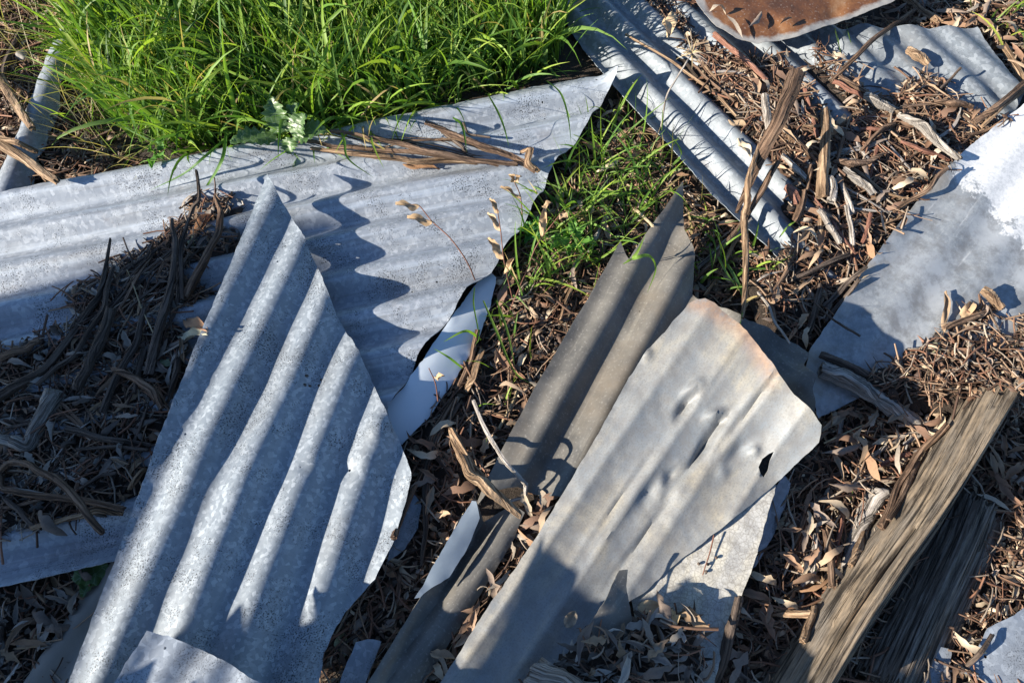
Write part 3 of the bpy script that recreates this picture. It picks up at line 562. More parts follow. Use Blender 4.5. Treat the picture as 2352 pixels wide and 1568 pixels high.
def stick(px, r, mat, label, name='stick', cat='stick', group=None, sides=11, squash=1.0, rough=.10, ragged=None, parent=None, grooves=0.17):
    """px [(x,y,dz)], r radius or list (mm)"""
    global KSTICK; KSTICK += 1
    rr = [q*.001 for q in (r if isinstance(r, (list, tuple)) else (r, r*.8))]
    pts = [hit(q[0], q[1], (q[2] if len(q) > 2 else 0)+max(rr)*.7) for q in px]
    # smooth sudden drops between neighbouring supports: a stick bridges gaps
    for i in range(1, len(pts)-1):
        m = (pts[i-1].z+pts[i+1].z)/2
        if pts[i].z < m-.012: pts[i] = P(px[i][0], px[i][1], m-.006)
    wr = random.Random(KSTICK*13); q = []
    for a, b in zip(pts[:-1], pts[1:]):
        q.append(a); d = b-a; n_ = Vector((-d.y, d.x, 0)); q.append(a.lerp(b, wr.uniform(.4, .6))+n_*wr.gauss(0, .018)+Vector((0, 0, abs(wr.gauss(0, .002)))))
    pts = q+[pts[-1]]; rr = list(np.interp(np.linspace(0, 1, len(pts)), np.linspace(0, 1, len(rr)), rr)); rr = [x*wr.uniform(.92, 1.06) for x in rr]
    me = tube_mesh(name, pts, rr, sides=sides, rough=rough, seed=KSTICK, squash=squash, ragged=max(rr)*1.2 if ragged is None else ragged, grooves=grooves)
    if sides < 13: me.polygons.foreach_set('use_smooth', [False]*len(me.polygons))
    o = link(name, me, M[mat], parent); recentre(o)
    if label: tag(o, label, cat, group); MARKS.append((o.location.copy(), label))
    return o

# ------------------------------------------------------------------ big timbers
def section(K, prof):
    """profile of a split post: x to the left, y up, both -1..1, evenly resampled with eased corners"""
    p = np.array(prof+[prof[0]], float); d = np.r_[0, np.cumsum(np.hypot(*np.diff(p, axis=0).T))]; t = np.linspace(0, d[-1], K+1)[:-1]
    q = np.c_[np.interp(t, d, p[:, 0]), np.interp(t, d, p[:, 1])]
    for _ in range(5): q = .25*np.roll(q, 1, 0)+.5*q+.25*np.roll(q, -1, 0)
    return q
RIDGED = [(-1, -.95), (-.92, -.72), (-.70, -.45), (.02, .95), (.20, .98), (.95, -.15), (1, -.95)]
def timber(name, spine, width, height, mat, label, seed):
    """spine [(px,py,z)] centre line; width list (m), height (m): a split, furrowed post"""
    rnd = random.Random(seed); pts = [P(*q) for q in spine]; path = cr(pts, 24); n = len(path); K = 110
    wid = [np.interp(i/(n-1), np.linspace(0, 1, len(width)), width) for i in range(n)]
    sec = section(K, RIDGED); fur = [rnd.random() for _ in range(K)]
    deep = {k: rnd.uniform(.12, .34) for k in rnd.sample(range(K), 13)}
    end0 = [rnd.random() for _ in range(K)]; end1 = [rnd.random() for _ in range(K)]
    V, F, UV = [], [], []; L = 0
    for i, p in enumerate(path):
        t = (path[min(i+1, n-1)]-path[max(i-1, 0)]).normalized(); s = t.cross(Vector((0, 0, 1))).normalized(); w = s.cross(t)
        if i: L += (p-path[i-1]).length
        for k in range(K):
            a = 2*math.pi*k/K; c, q = math.cos(a), math.sin(a)
            sx, sy = sec[k]
            g = 1-.075*fur[k]+.05*noise.noise(Vector((k*.18, L*4, seed)))+.05*noise.noise(Vector((k*.9, L*5, seed+4)))+.02*noise.noise(Vector((k*2.3, L*22, seed+6)))
            kk = min(deep, key=lambda d: min(abs(d-k), K-abs(d-k))); dd = min(abs(kk-k), K-abs(kk-k))
            if dd < 2 and noise.noise(Vector((kk*1.7, L*3.2, seed+2))) > -.12: g -= deep[kk]*(.5+.5*max(-.6, noise.noise(Vector((kk*3.1, L*4, seed+9)))+.4))*(1 if dd == 0 else .35)
            pos = p+s*(sx*wid[i]*.5*g)+w*(sy*height*.5*g)
            if i < 4: pos = pos+t*(.030*end0[k]*(1-i/4))
            if i > n-5: pos = pos-t*(.030*end1[k]*(i-(n-5))/4)
            V.append(pos); UV.append((k/K*wid[i]*3, L))
    for i in range(n-1):
        for k in range(K): F.append((i*K+k, i*K+(k+1) % K, (i+1)*K+(k+1) % K, (i+1)*K+k))
    nv = len(V); V += [path[1].copy(), path[-2].copy()]; UV += [(0, 0), (0, L)]
    F += [((k+1) % K, k, nv) for k in range(K)]+[((n-1)*K+k, (n-1)*K+(k+1) % K, nv+1) for k in range(K)]
    me = bpy.data.meshes.new(name); me.from_pydata(V, [], F); me.update()
    l = me.uv_layers.new(name='UVMap')
    for lp in me.loops: l.data[lp.index].uv = UV[lp.vertex_index]
    me.polygons.foreach_set('use_smooth', [True]*len(me.polygons))
    o = link(name, me, M[mat]); recentre(o); tag(o, label, 'timber')
    register([v for v in V], [f for f in F]); return o
timber('weathered_timber', [(2302, 905, .052), (2225, 1030, .052), (2139, 1170, .052), (2047, 1300, .052), (1957, 1430, .052), (1865, 1580, .052), (1830, 1640, .052)], [.088, .097, .101, .103, .105], .165, 'timber', 'long furrowed timber post with one sunlit side, lower right', 41)
timber('weathered_timber', [(2266, 1150, .016), (2210, 1270, .016), (2140, 1410, .016), (2050, 1600, .016)], [.100, .110, .116, .120], .046, 'timber_grey', 'shorter dark grey furrowed timber lying in shade at the bottom right', 42)
stick([(1225, 1548, .01), (1285, 1585, .01), (1380, 1640, .01)], [26, 27, 27], 'wood_white', 'pale sawn log end poking in at the bottom edge', name='log', cat='log', sides=18, rough=.06)
stick([(1880, 845), (1930, 862), (1985, 893), (2040, 932), (2112, 975)], [13, 15, 14, 13, 11], 'wood_grey', 'silvery weathered branch lying below the flattened zinc sheet', name='branch', cat='branch', sides=16, rough=.12)
stick([(2022, 1126), (1990, 1182), (1962, 1250), (1938, 1315)], [17, 15, 13, 10], 'wood_grey', 'grey peeling branch piece left of the sunlit timber', name='branch', cat='branch', sides=14, rough=.12)
stick([(128, 892, .01), (92, 966, .004), (63, 1020), (30, 1012), (-20, 1006)], [15, 13, 13, 11, 9], 'wood_white', 'bleached crooked branch in the shaded litter at the left edge', name='branch', cat='branch', sides=14, rough=.1)
SURF = BVHTree.FromPolygons(SV, SF)

# ------------------------------------------------------------------ stones
def stone(px, py, rx, ry, rz, rot, label, seed, mat='stone', name='stone'):
    bm = bmesh.new(); bmesh.ops.create_icosphere(bm, subdivisions=4, radius=1)
    for v in bm.verts:
        q = v.co.copy(); f = 1+.34*noise.noise(q*1.1+Vector((seed, 0, 0)))+.04*noise.noise(q*4+Vector((0, seed, 0)))
        v.co = Vector((q.x*rx, q.y*ry, q.z*rz))*f
    me = bpy.data.meshes.new(name); bm.to_mesh(me); bm.free(); me.polygons.foreach_set('use_smooth', [True]*len(me.polygons))
    p = P(px, py, rz*.55); o = link(name, me, M[mat]); o.location = p; o.rotation_euler = (0, 0, rot); tag(o, label, 'stone', None)
    return o
stone(55, 130, .017, .014, .012, .1, 'small pale pebble in the dark litter at the top left', 6)
stone(1755, 0+78*2, .012, .010, .008, .5, 'small terracotta shard in the litter below the rusty sheet', 7, 'terracotta', 'brick_shard')
stone(1575, 95, .022, .020, .018, .5, 'rounded grey stone beside the dry thistle near the rusty sheet', 8)
stone(2118, 8, .012, .010, .009, .5, 'small pale pebble at the top edge right of the rusty sheet', 9)

# ------------------------------------------------------------------ scattered litter (vectorised)
def rot_mats(yaw, tilt, roll):
    cy, sy, ct, st, cr_, sr = np.cos(yaw), np.sin(yaw), np.cos(tilt), np.sin(tilt), np.cos(roll), np.sin(roll); z = np.zeros_like(yaw); o = np.ones_like(yaw)
    Rz = np.stack([cy, -sy, z, sy, cy, z, z, z, o], -1).reshape(-1, 3, 3); Ry = np.stack([ct, z, st, z, o, z, -st, z, ct], -1).reshape(-1, 3, 3)
    Rx = np.stack([o, z, z, z, cr_, -sr, z, sr, cr_], -1).reshape(-1, 3, 3); return Rz@Ry@Rx
def leaf_shapes(n, L, W, bend, curl, sick, nu=7):
    u = np.linspace(0, 1, nu); v = np.array([-1, 0, 1.0]); prof = (np.sin(np.pi*np.clip(u, .0, 1)**.75)**.9); prof[0] = .06; prof[-1] = .02
    X = (u[None, :, None]-.5)*L[:, None, None]+0*v; y = v[None, None, :]*prof[None, :, None]*W[:, None, None]*.5
    c = sick[:, None, None]*L[:, None, None]*((u[None, :, None]-.5)**2*4-.5)*.25
    z = bend[:, None, None]*L[:, None, None]*(.5-(u[None, :, None]-.5)**2*4)*.3+curl[:, None, None]*(v**2)[None, None, :]*W[:, None, None]*.5*prof[None, :, None]
    zc = curl[:, None, None]*(v**2)[None, None, :]*W[:, None, None]*.5*prof[None, :, None]; z = z-zc; tw = RNG.normal(0, 1.1, n)[:, None, None]*(u[None, :, None]-.4)
    irr = 1+.25*RNG.standard_normal((n, nu, 3))*(np.abs(v) > .5); y = y*irr; y, zc = y*np.cos(tw)-zc*np.sin(tw), y*np.sin(tw)+zc*np.cos(tw); z = z+zc
    Vx = np.stack([X+0*y, y+c, z+0*y], -1).reshape(n, -1, 3)
    i = np.arange(nu*3).reshape(nu, 3); F = np.stack([i[:-1, :-1], i[1:, :-1], i[1:, 1:], i[:-1, 1:]], -1).reshape(-1, 4); return Vx, F
def merge(Vx, F, R, pos):
    V = np.einsum('nij,nkj->nki', R, Vx)+pos[:, None, :]; n, k, _ = V.shape
    return V.reshape(-1, 3), (F[None]+np.arange(n)[:, None, None]*k).reshape(-1, F.shape[1])
LEAFC = np.array([(.40, .30, .21), (.33, .24, .165), (.46, .38, .28), (.26, .17, .115), (.19, .12, .085), (.36, .31, .25), (.25, .20, .165), (.52, .43, .31), (.32, .20, .125), (.13, .085, .065), (.22, .13, .085), (.10, .07, .058)])
GREYC = np.array([(.26, .23, .20), (.20, .175, .15), (.32, .30, .27), (.16, .13, .11), (.22, .15, .10), (.36, .34, .31), (.12, .10, .085), (.28, .20, .13)])
def poly_points(poly_px, dens, z=.02):
    W = np.array([P(x, y, z)[:2] for x, y in poly_px]); lo, hi = W.min(0), W.max(0); n = int(dens*np.prod(hi-lo)); q = lo+RNG.random((n, 2))*(hi-lo); return q[inside(q, W)]
REG = {  # plan polygons; where the litter lies; leaf, twig, crumb densities per square metre; palette; layer depth
 'left pile': (LEFT_PILE, 'top', 4200, 4200, 6500, GREYC, .009),
 'bottom left': ([(-80, 1340), (0, 1352), (262, 1296), (150, 1568), (130, 1680), (-80, 1680)], 'ground', 7500, 2500, 3500, GREYC, .018),
 'top left': ([(-80, -60), (230, -60), (200, 100), (180, 200), (260, 320), (340, 372), (150, 415), (0, 448), (-80, 470)], 'ground', 4200, 3500, 3000, LEAFC, .014),
 'top right': (TOP_PILE, 'top', 5200, 4200, 6500, LEAFC, .011),
 'rusty': ([(1420, -40), (1600, -40), (1620, 30), (1660, 90), (1760, 110), (1800, 200), (1740, 260), (1640, 150), (1540, 70)], 'top', 4500, 3500, 3500, LEAFC, .014),
 'valleys': ([(1560, 100), (1640, 110), (1800, 260), (1850, 330), (1800, 400), (1700, 300), (1610, 190)], 'top', 2500, 3000, 3500, LEAFC, .008),
 'corner': ([(2040, 0), (2060, -60), (2480, -60), (2480, 200), (2352, 195), (2250, 60), (2130, 60), (1850, 58), (1950, 40)], 'ground', 6500, 3000, 3500, LEAFC, .02),
 'wedge': ([(1418, 215), (1480, 290), (1570, 390), (1640, 470), (1720, 540), (1850, 620), (1990, 600), (1860, 810), (1740, 780), (1650, 700), (1594, 660), (1566, 430), (1440, 600), (1225, 890), (1090, 1150), (840, 1580), (720, 1680), (740, 1500), (790, 1400), (905, 1245), (946, 1100), (925, 1020), (1130, 700), (1130, 620), (1250, 440), (1345, 292)], 'ground', 6500, 2800, 3000, LEAFC, .02),
 'gap': ([(1330, 1000), (1300, 1120), (1235, 1232), (1012, 1568), (940, 1680), (900, 1620), (1100, 1370), (1190, 1180), (1240, 1120)], 'ground', 8500, 2500, 3000, LEAFC, .03),
 'right': ([(1850, 840), (1880, 850), (2000, 860), (2105, 805), (2300, 800), (2480, 760), (2480, 1680), (1600, 1680), (1640, 1570), (1735, 1295), (1790, 1110), (1890, 1020), (1880, 960), (1840, 900)], 'ground', 6800, 3200, 3500, LEAFC, .026),
 'zinc drift': (RIGHT_PILE, 'top', 4500, 5200, 5200, LEAFC, .014),
 'low pile': (LOW_PILE, 'top', 7500, 2000, 3000, GREYC, .016),
 'outskirts': ([(-700, -260), (3000, -260), (3000, 2300), (-700, 2300)], 'ground', 1700, 700, 900, LEAFC, .014),
}
def out_of_frame(q):
    p = px_of(q, .0); return (p[:, 0] < -60) | (p[:, 0] > 2412) | (p[:, 1] < -60) | (p[:, 1] > 1628)
def scatter():
    LV, LF, LC, TV, TF, TC, nl, nt = [], [], [], [], [], [], 0, 0
    for key, (poly, where, dl, dt, dc, pal, depth) in REG.items():
        f = top_at if where == 'top' else ground_at
        lim = .07 if key in ('rusty', 'top right', 'valleys') else 9
        # leaves and crumbs
        for dens, Lr, Wr in ((dl*.9, (.014, .046), (.005, .012)), (dc*1.5, (.005, .020), (.0025, .007))):
            q = poly_points(poly, dens); q = q[[f(x, y) < lim for x, y in q]]
            if lim < 1 and len(q): q = q[(np.array([f(x, y) for x, y in q]) < baseI(q)+.0075) | (RNG.random(len(q)) < .22)]
            if key == 'outskirts': q = q[out_of_frame(q)]
            n = len(q)
            if not n: continue
            z = np.array([f(x, y) for x, y in q])
            if where == 'ground':
                # keep out of the thickness of sheets: leaves under a sheet lie flat
                cov = np.array([on_sheet(x, y) for x, y in q])
                dep = np.where(cov, .004, depth*(.55+.5*vnoise(q, 6, 2.2)))
            else: cov = np.zeros(n, bool); dep = depth*(.5+.5*vnoise(q, 7, 4.2))
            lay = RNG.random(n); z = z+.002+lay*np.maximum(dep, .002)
            L = RNG.uniform(*Lr, n)*RNG.choice([1, 1, .7, 1.25], n); W = RNG.uniform(*Wr, n)
            if Lr[0] > .01:
                strip = RNG.random(n) < .22; W[strip] *= .35; L[strip] *= 1.15
            Vx, F = leaf_shapes(n, L, W, RNG.normal(.2, .8, n), RNG.normal(.1, .9, n), RNG.normal(0, .38, n), nu=6 if Lr[0] > .01 else 4)
            tl = RNG.normal(0, .20, n); rl = RNG.normal(0, .32, n); tl[cov] *= .15; rl[cov] *= .15
            V, F = merge(Vx, F, rot_mats(RNG.uniform(0, 6.28, n), tl, rl), np.c_[q, z])
            # lift anything that would dip below its support
            c = pal[RNG.integers(0, len(pal), n)]*RNG.uniform(.7, 1.2, (n, 1))*(.26+.98*lay)[:, None]  # lower leaves rotted and darkened, shade of the gaps put into their colour
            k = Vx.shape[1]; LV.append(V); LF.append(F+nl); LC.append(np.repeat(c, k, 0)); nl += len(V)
        q = poly_points(poly, dt*1.5)
        if key == 'outskirts': q = q[out_of_frame(q)]
        q = q[[f(x, y) < lim for x, y in q]]; n = len(q); z = np.array([f(x, y) for x, y in q])+.003+RNG.random(n)*depth
        L = RNG.gamma(2.2, .016, n)+.012; r = RNG.uniform(.0006, .0018, n)*(1+L*6)
        s = np.linspace(-.5, .5, 5); ang = np.arange(4)*math.pi/2+.4; b = RNG.normal(0, .12, n)
        X = np.broadcast_to((s[None, :, None]*L[:, None, None]), (n, 5, 4)); tp = (1-.35*(s+.5))[None, :, None]
        Y = np.cos(ang)[None, None]*r[:, None, None]*tp+(b*L)[:, None, None]*(s**2*4-.5)[None, :, None]; Z = np.sin(ang)[None, None]*r[:, None, None]*tp+(np.abs(RNG.normal(0, .05, n))*L)[:, None, None]*(.5-s**2*4)[None, :, None]
        Vx = np.stack([X, Y, Z], -1).reshape(n, -1, 3); i = np.arange(20).reshape(5, 4)
        F = np.stack([i[:-1], np.roll(i[:-1], -1, 1), np.roll(i[1:], -1, 1), i[1:]], -1).reshape(-1, 4)
        V, F = merge(Vx, F, rot_mats(RNG.uniform(0, 6.28, n), RNG.normal(0, .14, n), np.zeros(n)), np.c_[q, z])
        tp = np.array([(.20, .12, .08), (.13, .08, .057), (.29, .205, .145), (.23, .125, .085), (.34, .29, .24), (.09, .06, .047)])
        TV.append(V); TF.append(F+nt); TC.append(np.repeat(tp[RNG.integers(0, 6, n)]*RNG.uniform(.7, 1.2, (n, 1)), 20, 0)); nt += len(V)
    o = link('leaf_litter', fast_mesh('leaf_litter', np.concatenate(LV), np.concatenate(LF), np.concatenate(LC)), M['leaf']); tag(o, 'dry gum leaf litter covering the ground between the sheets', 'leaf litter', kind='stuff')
    o = link('twig_litter', fast_mesh('twig_litter', np.concatenate(TV), np.concatenate(TF), np.concatenate(TC)), M['leaf']); tag(o, 'fine broken twigs mixed through the leaf litter', 'twig litter', kind='stuff')
scatter()

# ------------------------------------------------------------------ single leaves lying on top
PROTO = {}
def leaf_proto(palname, pal, count=32):
    out = []
    for i in range(count):
        L = np.array([RNG.uniform(.035, .075)]); W = np.array([RNG.uniform(.006, .015)])
        Vx, F = leaf_shapes(1, L, W, RNG.normal(.3, .7, 1), RNG.normal(.2, .8, 1), RNG.normal(0, .4, 1), nu=9); c = pal[i % len(pal)]*RNG.uniform(.75, 1.2)
        me = fast_mesh('leaf', Vx[0], F, np.repeat(c[None], len(Vx[0]), 0)); me.materials.append(M['leaf']); out.append(me)
    PROTO[palname] = out
leaf_proto('warm', LEAFC[[0, 1, 3, 4, 5, 2, 8, 6, 10]]); leaf_proto('grey', GREYC)
def single_leaf(x, y, z, pal, label, group, sc=1.0, tilt=.22):
    o = bpy.data.objects.new('gum_leaf', random.choice(PROTO[pal])); COL.objects.link(o); o.location = (x, y, z)
    o.rotation_euler = (random.gauss(0, tilt*1.3), random.gauss(0, tilt), random.uniform(0, 6.28)); s = sc*random.uniform(.75, 1.1); o.scale = (s, s, s)
    return tag(o, label, 'leaf', group)
# ------------------------------------------------------------------ sticks, one by one
S = stick
GL = 'sticks standing out of the left litter pile'
S([(-20, 925, .01), (100, 850, .012), (188, 740, .012), (231, 675, .012), (254, 546, .05)], [9, 8, 7, 6, 2.5], 'bark_dark', 'longest dark bark stick sweeping up from the left edge to a thin point', group=GL)
S([(84, 886, .012), (169, 818, .014), (238, 709, .016), (262, 609, .04)], [4, 5, 5, 3], 'bark_dark', 'dark stick right beside the longest stick of the left pile', group=GL)
S([(175, 896, .01), (200, 850, .014), (222, 800, .016), (255, 706, .02)], [8, 9, 10, 10], 'bark_dark', 'thick furrowed bark piece in the middle of the left pile', group=GL)
S([(234, 949, .01), (275, 853, .014), (312, 790, .016), (332, 705, .02)], [5, 5, 5, 4], 'bark_dark', 'straight grey stick rising through the middle of the left pile', group=GL)
S([(344, 862, .01), (369, 740, .018), (394, 646, .025), (403, 553, .03), (395, 500, .06)], [10, 8, 6, 5, 3], 'bark_dark', 'stout forked-looking stick standing up at the right of the left pile', group=GL)
S([(419, 690, .02), (416, 568, .03), (437, 490, .05), (456, 459, .05), (450, 390, .06)], [4, 4, 3.5, 3, 2.5], 'bark_dark', 'thin dark twig reaching from the left pile up to the grass', group=GL)
S([(425, 685, .012), (469, 600, .02), (500, 537, .03), (506, 484, .04), (492, 448, .05)], [7, 7, 6, 5, 2], 'bark_brown', 'brown curved bark strip nearest the pointed sheet', group=GL)
S([(256, 846, .02), (312, 871, .022), (350, 900, .02), (376, 938, .012)], [4, 7, 7, 5], 'bark_brown', 'brown tapered stick slanting down to the central sheet edge', group=GL)
S([(420, 770, .012), (405, 850, .014), (388, 922, .01)], [6, 6, 4], 'bark_dark', 'dark upright bark strip touching the central sheet edge', group=GL)
S([(0, 822, .012), (60, 802, .012), (92, 780, .01)], [7, 6, 4], 'bark_brown', 'short brown branch lying along the upper rim of the left pile', group=GL)
S([(330, 800, .012), (318, 850, .012), (308, 905, .01)], [5, 5, 3], 'bark_dark', 'short grey stick leaning below the stout stick of the left pile', group=GL)
S([(282, 545, .05), (300, 590, .03), (312, 625, .01)], [1.5, 1.5, 1.5], 'bark_dark', 'thin dark twig casting a looped shadow on the long sheet', name='twig', cat='twig', group=GL)
S([(292, 620, .02), (322, 700, .02), (352, 765, .02)], [1.2, 1.2, 1], 'straw', 'pale straw stem lying across the left pile', name='twig', cat='twig', group=GL)
GLL = 'bark strips in the shaded lower left litter'
S([(237, 1226, .05), (182, 1155, .045), (124, 1097, .04), (70, 1068, .03), (25, 1062, .02), (0, 1085, .012), (6, 1122, .012), (62, 1134, .012), (186, 1147, .02), (288, 1168, .012)], [5, 6, 6, 5, 5, 4.5, 4.5, 5, 5, 4], 'bark_brown', 'long bark strip looping back over itself at the left edge', group=GLL, name='bark_strip', cat='bark strip')
S([(70, 1215, .012), (124, 1200, .012), (190, 1184, .012), (228, 1172, .012), (284, 1180, .008)], [4, 4, 5, 5, 3], 'bark_tan', 'frayed tan bark strip lying along the lower rib of the long sheet', group=GLL, name='bark_strip', cat='bark strip')
S([(150, 985, .012), (232, 1006, .014), (348, 1022, .008)], [5, 4.5, 3.5], 'bark_dark', 'dark straight strip running to the central sheet, upper of two', group=GLL, name='bark_strip', cat='bark strip')
S([(174, 1031, .012), (265, 1025, .014), (342, 1034, .008)], [2.5, 3, 3], 'bark_dark', 'thinner dark strip running to the central sheet, lower of two', group=GLL, name='bark_strip', cat='bark strip')
S([(8, 1143, .012), (45, 1172, .012), (78, 1208, .008)], [5, 4, 3], 'bark_dark', 'short dark stick below the looping bark strip', group=GLL)
S([(295, 1124, .012), (312, 1100, .014), (334, 1076, .008)], [3, 5, 4], 'bark_tan', 'curled tan bark scrap against the central sheet edge', group=GLL, name='bark_strip', cat='bark strip')
S([(180, 1125, .012), (230, 1092, .014), (270, 1085, .012)], [3, 3, 3], 'bark_dark', 'small crossing stick above the looping strip crossing point', group=GLL)
GT = 'sticks at the top left edge'
S([(-15, 165, .02), (31, 231, .03), (76, 296, .02)], [11, 9, 7], 'bark_tan', 'tan branch end resting on the grey stones at the left edge', group=GT)
S([(-15, 322, .03), (62, 369, .03), (136, 418, .012)], [11, 10, 7], 'bark_tan', 'thick tan branch pointing to the long sheet rim at the left edge', group=GT)
S([(-10, 314, .05), (40, 328, .045), (88, 350, .035)], [5, 6, 5], 'bark_tan', 'shorter tan branch lying above the thick one at the left edge', group=GT)
S([(5, 200, .01), (25, 120, .012), (60, 60, .012)], [6, 6, 5], 'bark_dark', 'dark stick in the shaded top left litter', group=GT)
GB = 'bark bundle lying on the long sheet below the grass'
S([(685, 325, .012), (769, 338, .014), (863, 346, .014), (957, 350, .012), (1051, 364, .012), (1146, 382, .01)], [4, 5, 6, 5, 4, 2], 'bark_brown', 'broadest bark strip of the bundle under the grass', group=GB, name='bark_strip', cat='bark strip', squash=.5)
S([(757, 300, .02), (863, 319, .022), (973, 347, .02), (1082, 369, .014), (1190, 378, .01)], [3, 4, 5, 5, 4], 'bark_brown', 'flaking bark strip crossing over the top of the bundle', group=GB, name='bark_strip', cat='bark strip')
S([(713, 341, .010), (863, 360, .010), (957, 373, .012), (1098, 373, .012)], [3, 5, 6, 6], 'bark_tan', 'lowest tan bark strip of the bundle under the grass', group=GB, name='bark_strip', cat='bark strip')
S([(976, 281, .02), (1045, 312, .02), (1113, 338, .018), (1180, 362, .014), (1232, 392, .01)], [4, 6, 6, 6, 7], 'bark_brown', 'red-brown stick slanting down to a curled bark end at the bundle right', group=GB)
S([(1063, 282, .02), (1075, 308, .012), (1126, 316, .014)], [3, 2.5, 2.5], 'bark_dark', 'small dark crooked twig above the bark bundle', group=GB, name='twig', cat='twig')
S([(1013, 300, .012), (1060, 336, .012), (1072, 352, .01)], [4, 4, 4], 'bark_dark', 'short dark bark piece inside the bundle', group=GB, name='bark_strip', cat='bark strip')
S([(1195, 350, .016), (1215, 345, .03), (1212, 375, .016), (1240, 395, .01)], [6, 8, 7, 4], 'bark_tan', 'curled papery bark end on the long sheet tip', group=GB, name='bark_strip', cat='bark strip', squash=.4)
GS = 'weathered splinters leaning over the bright sheet'
S([(1834, 160, .10), (1815, 210, .11), (1785, 285, .10), (1750, 350, .07), (1722, 415, .05), (1690, 490, .03)], [13, 14, 13, 11, 8, 3], 'bark_brown', 'large dark splintered slab leaning across the bright corrugated sheet', group=GS, squash=.35, sides=12)
S([(1757, 220, .07), (1762, 262, .075), (1768, 310, .07)], [9, 9, 6], 'wood_grey', 'short pale splinter beside the large leaning slab', group=GS)
S([(1745, 330, .08), (1718, 420, .07), (1710, 500, .06), (1714, 600, .04), (1706, 732, .02)], [4, 7, 7, 6, 3], 'bark_tan', 'long tan splinter hanging straight down from the leaning slab', group=GS)
S([(1790, 370, .05), (1755, 430, .05), (1700, 520, .04), (1640, 600, .03), (1598, 645, .02)], [5, 6, 5, 5, 3], 'bark_brown', 'brown splinter forking left below the leaning slab', group=GS)
S([(1725, 500, .02), (1665, 558, .02), (1600, 617, .015)], [5, 5, 4], 'wood_grey', 'grey flat stick pointing at the dark sheet through the grass', group=GS)
S([(1708, 520, .03), (1660, 610, .02), (1618, 680, .015)], [4, 4, 3.5], 'bark_tan', 'tan straight stick right of the dark sheet tip', group=GS)
GR = 'sticks in the top right bark litter'
